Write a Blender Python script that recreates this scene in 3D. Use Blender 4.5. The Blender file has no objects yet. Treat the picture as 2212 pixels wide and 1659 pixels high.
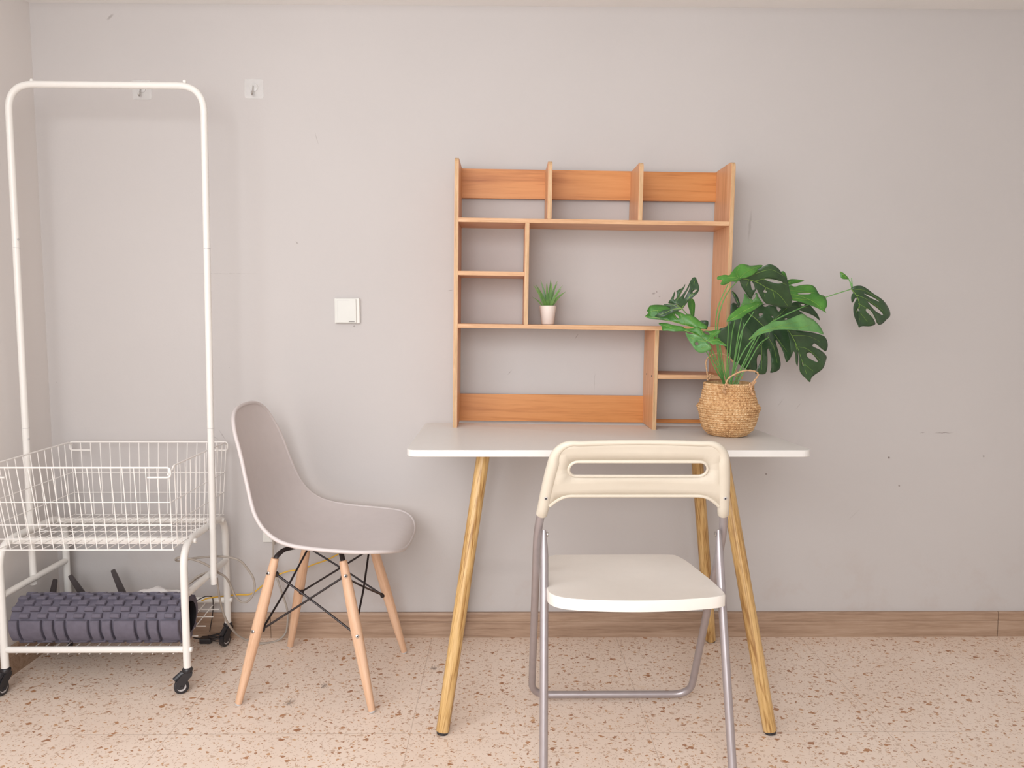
import bpy, bmesh, math, random
from mathutils import Vector, Matrix, geometry
from math import pi, sin, cos
random.seed(7)
sc = bpy.context.scene
col = sc.collection

# ---------------------------------------------------------------- camera
PITCH, YAW, ROLL = math.radians(5.06), 0.0111, 0.0025
fw = Vector((sin(YAW)*cos(PITCH), cos(YAW)*cos(PITCH), -sin(PITCH)))
r0 = Vector((cos(YAW), -sin(YAW), 0)); u0 = r0.cross(fw)
rt = r0*cos(ROLL) + u0*sin(ROLL); up = u0*cos(ROLL) - r0*sin(ROLL)
cam_data = bpy.data.cameras.new('camera'); cam = bpy.data.objects.new('camera', cam_data); col.objects.link(cam)
m = Matrix((rt, up, -fw)).transposed().to_4x4(); m.translation = Vector((0, -2.452, 1.08))
cam.matrix_world = m
cam_data.sensor_fit = 'HORIZONTAL'; cam_data.sensor_width = 36.0; cam_data.lens = 1620.0/2212.0*36.0
cam_data.clip_start = 0.02
sc.camera = cam

# ---------------------------------------------------------------- world, daylight, exposure
w = bpy.data.worlds.new('world'); sc.world = w; w.use_nodes = True
bg = w.node_tree.nodes['Background']; bg.inputs[0].default_value = (0.93, 0.96, 1.0, 1); bg.inputs[1].default_value = 1.2
def area(name, loc, target, sx, sy, power, color, spread=180):
    d = bpy.data.lights.new(name, 'AREA'); d.shape = 'RECTANGLE'; d.size = sx; d.size_y = sy; d.energy = power; d.color = color
    d.spread = math.radians(spread)
    o = bpy.data.objects.new(name, d); col.objects.link(o); o.location = loc
    o.rotation_euler = (Vector(target)-Vector(loc)).to_track_quat('-Z', 'Y').to_euler()
    return o
# daylight entering through the large window in the left wall and the one behind the camera
area('side_window_daylight', (-1.54, -2.35, 1.45), (0.3, -1.9, 0.0), 1.75, 1.8, 26, (0.985, 0.99, 1.0))
area('balcony_door_daylight', (-0.45, -3.50, 1.45), (-0.60, -1.7, 0.1), 1.5, 2.1, 62, (0.985, 0.99, 1.0))
sc.view_settings.view_transform = 'Standard'; sc.view_settings.look = 'None'
sc.view_settings.exposure = -0.06; sc.view_settings.gamma = 1.0
sc.view_settings.use_curve_mapping = False

# ---------------------------------------------------------------- materials
def srgb(r, g, b):
    f = lambda c: (c/255/12.92) if c/255 <= 0.04045 else ((c/255+0.055)/1.055)**2.4
    return (f(r), f(g), f(b), 1)
class N:
    """small node helper"""
    def __init__(s, name):
        s.m = bpy.data.materials.new(name); s.m.use_nodes = True; s.t = s.m.node_tree
        s.b = s.t.nodes['Principled BSDF']; s.tc = s.t.nodes.new('ShaderNodeTexCoord')
    def n(s, typ, ins=None, **kw):
        x = s.t.nodes.new(typ)
        for k, v in kw.items(): setattr(x, k, v)
        for k, v in (ins or {}).items(): s.set(x.inputs[k], v)
        return x
    def set(s, sock, v):
        if isinstance(v, bpy.types.NodeSocket): s.t.links.new(v, sock)
        else: sock.default_value = v
    def math(s, op, a, b=0.0, c=0.0, clamp=False):
        x = s.n('ShaderNodeMath', operation=op, use_clamp=clamp); s.set(x.inputs[0], a); s.set(x.inputs[1], b); s.set(x.inputs[2], c); return x.outputs[0]
    def mapping(s, loc=(0,0,0), rot=(0,0,0), scale=(1,1,1), src=None, kind='POINT'):
        x = s.n('ShaderNodeMapping', vector_type=kind); x.inputs['Location'].default_value = loc; x.inputs['Rotation'].default_value = rot; x.inputs['Scale'].default_value = scale
        s.t.links.new(src or s.tc.outputs['Object'], x.inputs['Vector']); return x.outputs[0]
    def noise(s, vec, scale, detail=3, rough=0.5, dist=0.0):
        return s.n('ShaderNodeTexNoise', {'Vector': vec, 'Scale': scale, 'Detail': detail, 'Roughness': rough, 'Distortion': dist}).outputs['Fac']
    def ramp(s, fac, stops, interp='LINEAR'):
        x = s.n('ShaderNodeValToRGB'); s.set(x.inputs[0], fac); e = x.color_ramp.elements; x.color_ramp.interpolation = interp
        while len(e) < len(stops): e.new(0.5)
        for i, (p, c) in enumerate(stops): e[i].position = p; e[i].color = c
        return x.outputs['Color']
    def mix(s, fac, a, b, mode='MIX'):
        x = s.n('ShaderNodeMix', data_type='RGBA', blend_type=mode); s.set(x.inputs['Factor'], fac); s.set(x.inputs['A'], a); s.set(x.inputs['B'], b); return x.outputs['Result']
    def bump(s, h, strength, dist=0.001):
        x = s.n('ShaderNodeBump', {'Height': h, 'Strength': strength, 'Distance': dist}); s.t.links.new(x.outputs[0], s.b.inputs['Normal'])
    def out(s, color=None, rough=0.5, metal=0.0, spec=0.5):
        if color is not None: s.set(s.b.inputs['Base Color'], color)
        s.set(s.b.inputs['Roughness'], rough); s.set(s.b.inputs['Metallic'], metal); s.set(s.b.inputs['Specular IOR Level'], spec)
        return s.m
def plain(name, c, rough=0.5, metal=0.0, var=0.06, scale=40, bump=0.0, bscale=400, spec=0.5):
    a = N(name); f = a.noise(a.tc.outputs['Object'], scale, 3)
    dark = tuple(x*(1-var) for x in c[:3])+(1,); lite = tuple(min(1, x*(1+var)) for x in c[:3])+(1,)
    cc = a.ramp(f, [(0.3, dark), (0.7, lite)])
    if bump: a.bump(a.noise(a.tc.outputs['Object'], bscale, 2), bump, 0.0006)
    return a.out(cc, rough, metal, spec)
def wood(name, c_dark, c_mid, c_light, axis='Z', freq=1.0, contrast=1.0, rough=0.45, rings=0.0):
    a = N(name); st = {'X': (1.2, 22, 22), 'Z': (22, 22, 1.2), 'Y': (22, 1.2, 22)}[axis]
    v = a.mapping(scale=tuple(x*freq for x in st))
    f1 = a.noise(v, 1.6, 5, 0.62, 0.6)
    v2 = a.mapping(scale=tuple(x*freq*5 for x in st))
    f2 = a.noise(v2, 2.0, 3, 0.6)
    f = a.math('ADD', a.math('MULTIPLY', f1, 0.72), a.math('MULTIPLY', f2, 0.28))
    if rings:
        big = a.noise(a.mapping(scale=tuple(x*0.28*freq for x in st)), 1.0, 2, 0.5, 0.4)
        rg = a.math('SINE', a.math('MULTIPLY', big, 90.0))
        f = a.math('ADD', f, a.math('MULTIPLY', a.math('POWER', a.math('ABSOLUTE', rg), 6.0), -rings))
    k = 0.16/contrast
    return a.out(a.ramp(f, [(0.5-k, c_dark), (0.5, c_mid), (0.5+k, c_light)]), rough)

def mat_wall():
    a = N('painted_plaster'); P = a.tc.outputs['Object']
    f = a.noise(P, 1.1, 3, 0.5)
    c = a.ramp(f, [(0.3, srgb(195, 190, 188)), (0.7, srgb(200, 195, 193))])
    # patchy grey dirt close to the floor, right of the desk
    sep = a.n('ShaderNodeSeparateXYZ', {0: P})
    low = a.math('SMOOTH_MIN', 1.0, a.math('MULTIPLY', a.math('SUBTRACT', 0.36, sep.outputs['Z']), 5.0), 0.1, clamp=True)
    dirt = a.n('ShaderNodeMapRange', {'Value': a.noise(P, 7.0, 6, 0.65), 'From Min': 0.52, 'From Max': 0.72, 'To Max': 0.35}).outputs[0]
    c = a.mix(a.math('MULTIPLY', low, dirt), c, srgb(186, 168, 158))
    # tiny specks
    vo = a.n('ShaderNodeTexVoronoi', {'Vector': P, 'Scale': 30.0})
    rnd = a.n('ShaderNodeSeparateXYZ', {0: vo.outputs['Color']}).outputs['X']
    sp = a.math('MULTIPLY', a.math('LESS_THAN', vo.outputs['Distance'], 0.026), a.math('GREATER_THAN', rnd, 0.975))
    c = a.mix(a.math('MULTIPLY', sp, 0.6), c, srgb(120, 105, 98))
    # scuffs and scratches: x, z, angle, half length, half width, strength
    marks = [(-.175,1.168,.1,.010,.0014,.5),(-.49,1.05,0,.003,.003,.5),(.80,1.38,1.5,.05,.005,.22),(.125,1.47,.8,.016,.0016,.6),(-1.24,2.02,.7,.014,.004,.4),
             (.49,1.16,.3,.006,.0035,.45),(.51,1.15,2,.003,.003,.5),(.50,1.165,2,.003,.002,.5),(1.47,.70,0,.030,.0012,.7),(1.40,.70,.2,.010,.001,.5),(.74,.635,0,.003,.003,.9),(.88,.56,0,.003,.003,.8),
             (1.29,.615,0,.004,.004,.9),(1.33,.52,0,.003,.003,.8),(.24,1.02,1.0,.010,.001,.5),(.30,.87,1.55,.030,.0008,.35),(.58,1.52,1.5,.018,.001,.5),(.02,.90,.9,.012,.001,.4),
             (.67,.78,0,.025,.001,.4),(.92,.80,.9,.016,.0015,.22),(.98,.79,.9,.014,.0015,.2),(-.96,.685,-.5,.02,.0015,.35),(-.93,.69,-1.0,.02,.0015,.3),(1.61,.62,0,.004,.004,.6),(1.18,.42,.8,.03,.0012,.15),
             (-.02,.24,0,.12,.03,.06),(-.60,1.65,-1.3,.02,.0012,.3),(-.67,1.32,-.8,.006,.002,.4),(-.90,1.22,0,.10,.001,.2)]
    wob = a.n('ShaderNodeTexNoise', {'Vector': P, 'Scale': 90.0, 'Detail': 2.0}).outputs['Color']
    PP = a.n('ShaderNodeVectorMath', {0: P, 1: a.n('ShaderNodeVectorMath', {0: a.n('ShaderNodeVectorMath', {0: wob, 1: (.5,.5,.5)}, operation='SUBTRACT').outputs[0], 1: (.006,)*3}, operation='MULTIPLY').outputs[0]}, operation='ADD').outputs[0]
    for (x, z, an, hl, hw, s) in marks:
        v = a.mapping(loc=(x, 0, z), rot=(0, -an, 0), scale=(hl, 1e3, hw), src=PP, kind='TEXTURE')
        ln = a.n('ShaderNodeVectorMath', {0: v}, operation='LENGTH').outputs['Value']
        k = a.n('ShaderNodeMapRange', {'Value': ln, 'From Min': 1.2, 'From Max': 0.4, 'To Max': s}).outputs[0]
        c = a.mix(k, c, srgb(112, 98, 92))
    bm_ = a.math('ADD', a.noise(P, 6.0, 3), a.math('MULTIPLY', a.noise(P, 120.0, 3), 0.22))
    a.bump(bm_, 0.35, 0.003)
    return a.out(c, 0.85, 0, 0.25)
def mat_floor():
    a = N('terrazzo_tiles'); P = a.tc.outputs['Object']
    base = a.ramp(a.noise(P, 3.0, 4), [(0.3, srgb(232, 211, 194)), (0.7, srgb(240, 222, 207))])
    warp = a.n('ShaderNodeTexNoise', {'Vector': P, 'Scale': 75.0, 'Detail': 2.0}).outputs['Color']
    PW = a.n('ShaderNodeVectorMath', {0: P, 1: a.n('ShaderNodeVectorMath', {0: warp, 1: (.019,)*3}, operation='MULTIPLY').outputs[0]}, operation='ADD').outputs[0]
    c = base
    for sc_, thr, size, cols, st in ((190.0, .55, .36, [srgb(196,168,146), srgb(234,218,204), srgb(188,154,128)], .6), (75.0, .66, .28, [srgb(196,164,138), srgb(232,214,198), srgb(190,152,124)], .7),
                              (125.0, .84, .31, [srgb(190,138,92), srgb(204,160,116), srgb(170,118,76)], .8), (80.0, .87, .31, [srgb(176,120,72), srgb(194,144,98), srgb(158,104,62)], .85), (44.0, .925, .27, [srgb(174,118,72), srgb(232,210,190), srgb(156,102,62)], .9)):
        sx = 0.72 if sc_ < 100 else 1
        v = a.n('ShaderNodeVectorMath', {0: PW, 1: (sc_*sx, sc_, sc_)}, operation='MULTIPLY').outputs[0]
        v = a.n('ShaderNodeVectorMath', {0: v, 1: (thr*17, sc_*.37, 0)}, operation='ADD').outputs[0]
        vo = a.n('ShaderNodeTexVoronoi', {'Vector': v, 'Scale': 1.0}, voronoi_dimensions='2D', distance='MINKOWSKI'); vo.inputs['Exponent'].default_value = 1.2
        s3 = a.n('ShaderNodeSeparateXYZ', {0: vo.outputs['Color']})
        m1 = a.math('GREATER_THAN', s3.outputs['X'], thr)
        lim = a.math('ADD', size*0.6, a.math('MULTIPLY', s3.outputs['Z'], size*0.7))
        m2 = a.math('LESS_THAN', vo.outputs['Distance'], lim)
        cc = a.ramp(s3.outputs['Y'], [(0.0, cols[0]), (0.4, cols[1]), (0.7, cols[2])], 'CONSTANT')
        c = a.mix(a.math('MULTIPLY', a.math('MULTIPLY', m1, m2), st), c, cc)
    sp = a.n('ShaderNodeSeparateXYZ', {0: P}); J = None
    for ax, off in (('X', 0.242), ('Y', 0.583)):
        q = a.math('FRACT', a.math('ADD', a.math('MULTIPLY', a.math('ADD', sp.outputs[ax], off), 1/0.6247), 100.5))
        dd = a.math('ABSOLUTE', a.math('SUBTRACT', q, 0.5))
        k = a.math('LESS_THAN', dd, 0.0019)
        J = k if J is None else a.math('MAXIMUM', J, k)
    c = a.mix(a.math('MULTIPLY', J, 0.42), c, srgb(168, 140, 118))
    return a.out(c, a.ramp(a.noise(P, 9.0, 4), [(0.3, (.34,)*3+(1,)), (0.7, (.5,)*3+(1,))]), 0, 0.45)
M = {}
M['wall'] = mat_wall(); M['floor'] = mat_floor()
M['ceiling'] = plain('ceiling_paint', srgb(240, 238, 236), 0.9, var=.02, scale=3)
M['wall_lit'] = plain('wall_paint_lit', srgb(226, 221, 218), .88, var=.015, scale=2)  # same paint as the back wall, lightened to put light on the left wall
M['skirting'] = wood('skirting_wood_tile', srgb(134, 106, 86), srgb(170, 142, 120), srgb(188, 162, 141), 'X', 1.5, .85, 0.5)
M['grout'] = plain('grout', srgb(200, 176, 158), .9)
M['lam_v'] = wood('laminate_vertical_grain', srgb(196, 136, 92), srgb(220, 164, 120), srgb(232, 182, 140), 'Z', 1.6, .8, 0.42)
M['lam_h'] = wood('laminate_horizontal_grain', srgb(196, 136, 92), srgb(220, 164, 120), srgb(232, 182, 140), 'X', 1.6, .8, 0.42)
M['rail'] = wood('laminate_orange_back', srgb(172, 102, 48), srgb(206, 138, 78), srgb(216, 150, 92), 'X', .8, .8, 0.45, rings=.05)
M['edge_v'] = wood('edge_band_vertical', srgb(168, 132, 92), srgb(204, 166, 124), srgb(224, 190, 152), 'Z', 4.0, .8, 0.5)
M['edge_h'] = wood('edge_band_horizontal', srgb(188, 140, 100), srgb(212, 166, 124), srgb(226, 186, 148), 'X', 4.0, .8, 0.5)
M['oak'] = wood('oak_print', srgb(150, 108, 58), srgb(202, 164, 106), srgb(220, 186, 134), 'Z', 2.4, 1.0, 0.35, rings=.10)
M['beech'] = wood('beech', srgb(200, 154, 120), srgb(220, 180, 148), srgb(230, 194, 166), 'Z', 2.2, .7, 0.45)
M['desk'] = plain('white_desk_laminate', srgb(226, 223, 219), .38, var=.01)
M['shell'] = plain('light_grey_plastic', srgb(208, 199, 197), .38, var=.015, bump=.12, bscale=700)
M['cream'] = plain('cream_plastic', srgb(216, 207, 191), .42, var=.012, bump=.06, bscale=900)
M['seat_plastic'] = plain('white_seat_plastic', srgb(238, 231, 223), .36, var=.01, bump=.05, bscale=900)
M['steel'] = plain('grey_lacquered_steel', srgb(172, 164, 166), .33, .55, .04)
M['white_metal'] = plain('white_coated_steel', srgb(238, 235, 230), .32, var=.01)
M['wire'] = plain('white_coated_wire', srgb(240, 236, 232), .4, var=.01)
M['black_metal'] = plain('black_steel', srgb(46, 38, 38), .4, .3)
M['black'] = plain('black_plastic', srgb(44, 42, 45), .35)
M['antenna'] = plain('dark_grey_plastic', srgb(84, 76, 76), .5)
M['foam'] = plain('charcoal_foam', srgb(100, 95, 108), .72, var=.1, scale=60, bump=.2, bscale=500)
M['hubgrey'] = plain('grey_nylon', srgb(196, 192, 192), .4)
M['chrome'] = plain('steel_screw', srgb(190, 186, 182), .25, .9)
M['cable_grey'] = plain('grey_cable', srgb(168, 158, 148), .5)
M['cable_yellow'] = plain('yellow_cable', srgb(228, 180, 62), .5)
M['cable_black'] = plain('black_cable', srgb(52, 44, 42), .5)
M['switch'] = plain('switch_plastic', srgb(222, 220, 214), .35, var=.01)
M['switch_face'] = plain('switch_face_plastic', srgb(214, 213, 207), .35, var=.01)
M['pot'] = plain('white_ceramic', srgb(238, 226, 218), .4, var=.01)
M['soil'] = plain('dark_soil', srgb(60, 48, 40), .95, var=.4, scale=200, bump=.8, bscale=200)
M['stem'] = plain('green_stem', srgb(104, 158, 84), .4, var=.15, scale=30)
M['vein'] = plain('vein_green', srgb(128, 164, 74), .5, var=.1)
M['rope'] = plain('natural_rope', srgb(206, 164, 124), .8, var=.2, scale=200)
M['dust'] = plain('grey_dust', srgb(150, 136, 126), .95, var=.2)
M['paper'] = plain('white_plastic_film', srgb(240, 236, 234), .5, var=.02)
def leafmat(name, a1, b1):
    a = N(name); f = a.noise(a.tc.outputs['Object'], 16, 5, .6)
    g = a.noise(a.tc.outputs['Object'], 260, 2, .5)
    f = a.math('ADD', a.math('MULTIPLY', f, .8), a.math('MULTIPLY', g, .2))
    a.set(a.b.inputs['Coat Weight'], 0.15)
    return a.out(a.ramp(f, [(0.32, a1), (0.68, b1)]), 0.42, 0, .45)
M['deep'] = leafmat('leaf_deep_green', srgb(36, 60, 38), srgb(58, 90, 52))
M['fresh'] = leafmat('leaf_fresh_green', srgb(48, 102, 36), srgb(88, 148, 56))
M['pale'] = leafmat('leaf_pale_green', srgb(74, 128, 68), srgb(112, 162, 94))
M['aloe'] = leafmat('succulent_green', srgb(74, 118, 58), srgb(124, 160, 78))
def mat_straw():
    a = N('seagrass_straw'); P = a.tc.outputs['Object']
    f = a.noise(P, 140, 3, .6); g = a.noise(P, 22, 3)
    f = a.math('ADD', a.math('MULTIPLY', f, .7), a.math('MULTIPLY', g, .3))
    return a.out(a.ramp(f, [(0.3, srgb(148, 98, 58)), (0.5, srgb(212, 168, 118)), (0.68, srgb(238, 208, 166))]), .7)
M['straw'] = mat_straw()
def mat_clear():
    a = N('clear_plastic'); a.b.inputs['Alpha'].default_value = .42
    f = a.noise(a.tc.outputs['Object'], 30, 2)
    return a.out(a.ramp(f, [(0.3, (.86, .84, .82, 1)), (.7, (.93, .91, .9, 1))]), .18)
M['clear'] = mat_clear()
def mat_glass():
    a = N('window_glass'); a.b.inputs['Transmission Weight'].default_value = 1; a.b.inputs['IOR'].default_value = 1.02
    return a.out((1, 1, 1, 1), 0.0)
M['glass'] = mat_glass()

# ---------------------------------------------------------------- mesh helpers
def root(name, label, cat, loc=(0,0,0), rot=(0,0,0), group=None):
    o = bpy.data.objects.new(name, None); col.objects.link(o); o.location = loc; o.rotation_euler = rot; o.empty_display_size = .05
    tag(o, label, cat, group); return o
def tag(o, label=None, cat=None, group=None, kind=None):
    if label: o['label'] = label
    if cat: o['category'] = cat
    if group: o['group'] = group
    if kind: o['kind'] = kind
    return o
def obj(name, bm, mats, parent=None, smooth=False, shift=None, loc=None, angle=40):
    if shift is not None: bmesh.ops.translate(bm, verts=bm.verts, vec=-Vector(shift))
    me = bpy.data.meshes.new(name); bm.to_mesh(me); bm.free()
    o = bpy.data.objects.new(name, me); col.objects.link(o)
    for mm in (mats if isinstance(mats, (list, tuple)) else [mats]): me.materials.append(M[mm])
    if smooth:
        for p in me.polygons: p.use_smooth = True
        try: me.set_sharp_from_angle(angle=math.radians(angle))
        except Exception: pass
    if parent: o.parent = parent
    if loc is not None: o.location = loc
    return o
def struct(name, bm, mats, **k): return tag(obj(name, bm, mats, **k), kind='structure')
def nb(): return bmesh.new()
def box(bm, x0, x1, y0, y1, z0, z1, bev=0.0, mi=0, front=None):
    vs = [bm.verts.new(p) for p in ((x0,y0,z0),(x1,y0,z0),(x1,y1,z0),(x0,y1,z0),(x0,y0,z1),(x1,y0,z1),(x1,y1,z1),(x0,y1,z1))]
    fs = [bm.faces.new([vs[i] for i in q]) for q in ((0,3,2,1),(4,5,6,7),(0,1,5,4),(1,2,6,5),(2,3,7,6),(3,0,4,7))]
    for f_ in fs: f_.material_index = mi
    if front is not None: fs[2].material_index = front
    if bev:
        es = {e for f_ in fs for e in f_.edges}
        bmesh.ops.bevel(bm, geom=list(es), offset=bev, segments=2, affect='EDGES', profile=.7)
    return bm
def V(*a): return Vector(a if len(a) == 3 else a[0])
def smooth_path(pts, k=6, closed=False):
    P = [Vector(p) for p in pts]; n = len(P); out = []
    rng = range(n if closed else n-1)
    for i in rng:
        g = lambda j: P[j % n] if closed else (P[j] if 0 <= j < n else (P[0]*2-P[1] if j < 0 else P[-1]*2-P[-2]))
        a, b, c, d = g(i-1), g(i), g(i+1), g(i+2)
        for s in range(k):
            t = s/k
            out.append(0.5*((2*b)+(c-a)*t+(2*a-5*b+4*c-d)*t*t+(3*b-a-3*c+d)*t**3))
    if not closed: out.append(P[-1])
    return out
def fillet(pts, r, k=8):
    P = [Vector(p) for p in pts]; out = [P[0]]
    rr = r if isinstance(r, (list, tuple)) else [r]*(len(P)-2)
    for i in range(1, len(P)-1):
        a = (P[i-1]-P[i]); b = (P[i+1]-P[i]); la, lb = a.length, b.length
        ra = min(rr[i-1], la*.49, lb*.49); p0 = P[i]+a/la*ra; p1 = P[i]+b/lb*ra
        for s in range(k+1):
            t = s/k; out.append(p0*(1-t)**2+P[i]*2*t*(1-t)+p1*t*t)
    out.append(P[-1]); return out
def tube(bm, pts, r, n=12, closed=False, caps=True, flat=1.0):
    P = [Vector(p) for p in pts]; m_ = len(P)
    R = r if isinstance(r, (list, tuple)) else [r]*m_
    T = []
    for i in range(m_):
        if closed: t = P[(i+1) % m_]-P[i-1]
        else: t = P[min(i+1, m_-1)]-P[max(i-1, 0)]
        T.append(t.normalized() if t.length > 1e-9 else Vector((0,0,1)))
    ref = Vector((0,0,1)) if abs(T[0].z) < .9 else Vector((1,0,0))
    nrm = (ref-T[0]*ref.dot(T[0])).normalized(); rings = []
    for i in range(m_):
        nrm = (nrm-T[i]*nrm.dot(T[i])).normalized(); b = T[i].cross(nrm)
        rings.append([bm.verts.new(P[i]+(nrm*cos(2*pi*k/n)+b*sin(2*pi*k/n)*flat)*R[i]) for k in range(n)])
    for i in range(m_ if closed else m_-1):
        A, B = rings[i], rings[(i+1) % m_]
        for k in range(n): bm.faces.new((A[k], A[(k+1) % n], B[(k+1) % n], B[k]))
    if caps and not closed:
        bm.faces.new(rings[0][::-1]); bm.faces.new(rings[-1])
    return bm
def lathe(bm, prof, n=32, c=(0,0), a0=0, a1=2*pi, sx=1, sy=1):
    full = abs(a1-a0-2*pi) < 1e-6; K = n if full else n+1; rings = []
    for r_, z in prof:
        if r_ < 1e-6: rings.append([bm.verts.new((c[0], c[1], z))]); continue
        rings.append([bm.verts.new((c[0]+sx*r_*cos(a0+(a1-a0)*k/n), c[1]+sy*r_*sin(a0+(a1-a0)*k/n), z)) for k in range(K)])
    for A, B in zip(rings, rings[1:]):
        for k in range(n):
            k2 = (k+1) % K
            if len(A) == 1 and len(B) == 1: continue
            if len(A) == 1: bm.faces.new((A[0], B[k2], B[k]))
            elif len(B) == 1: bm.faces.new((A[k], A[k2], B[0]))
            else: bm.faces.new((A[k], A[k2], B[k2], B[k]))
    bmesh.ops.recalc_face_normals(bm, faces=bm.faces); return bm
def disc(bm, c, axis, r, h, n=16, mi=0):
    a = Vector(axis).normalized(); c = Vector(c)
    before = set(bm.faces)
    tube(bm, [c, c+a*h*.75, c+a*h], [r, r, r*.75], n)
    for f_ in set(bm.faces)-before: f_.material_index = mi
    return bm
def dowel(name, p0, p1, prof, mat, parent, n=20):
    """round bar built in its own frame, local z along the bar; prof = [(t, radius)]"""
    p0 = Vector(p0); p1 = Vector(p1); L = (p1-p0).length; bm = nb()
    lathe(bm, [(0, 0)]+[(r_, t*L) for t, r_ in prof]+[(0, L)], n)
    o = obj(name, bm, mat, parent, smooth=True, angle=50)
    q = (p1-p0).to_track_quat('Z', 'Y'); mm = q.to_matrix().to_4x4(); mm.translation = p0
    o.matrix_local = mm; return o

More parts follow.
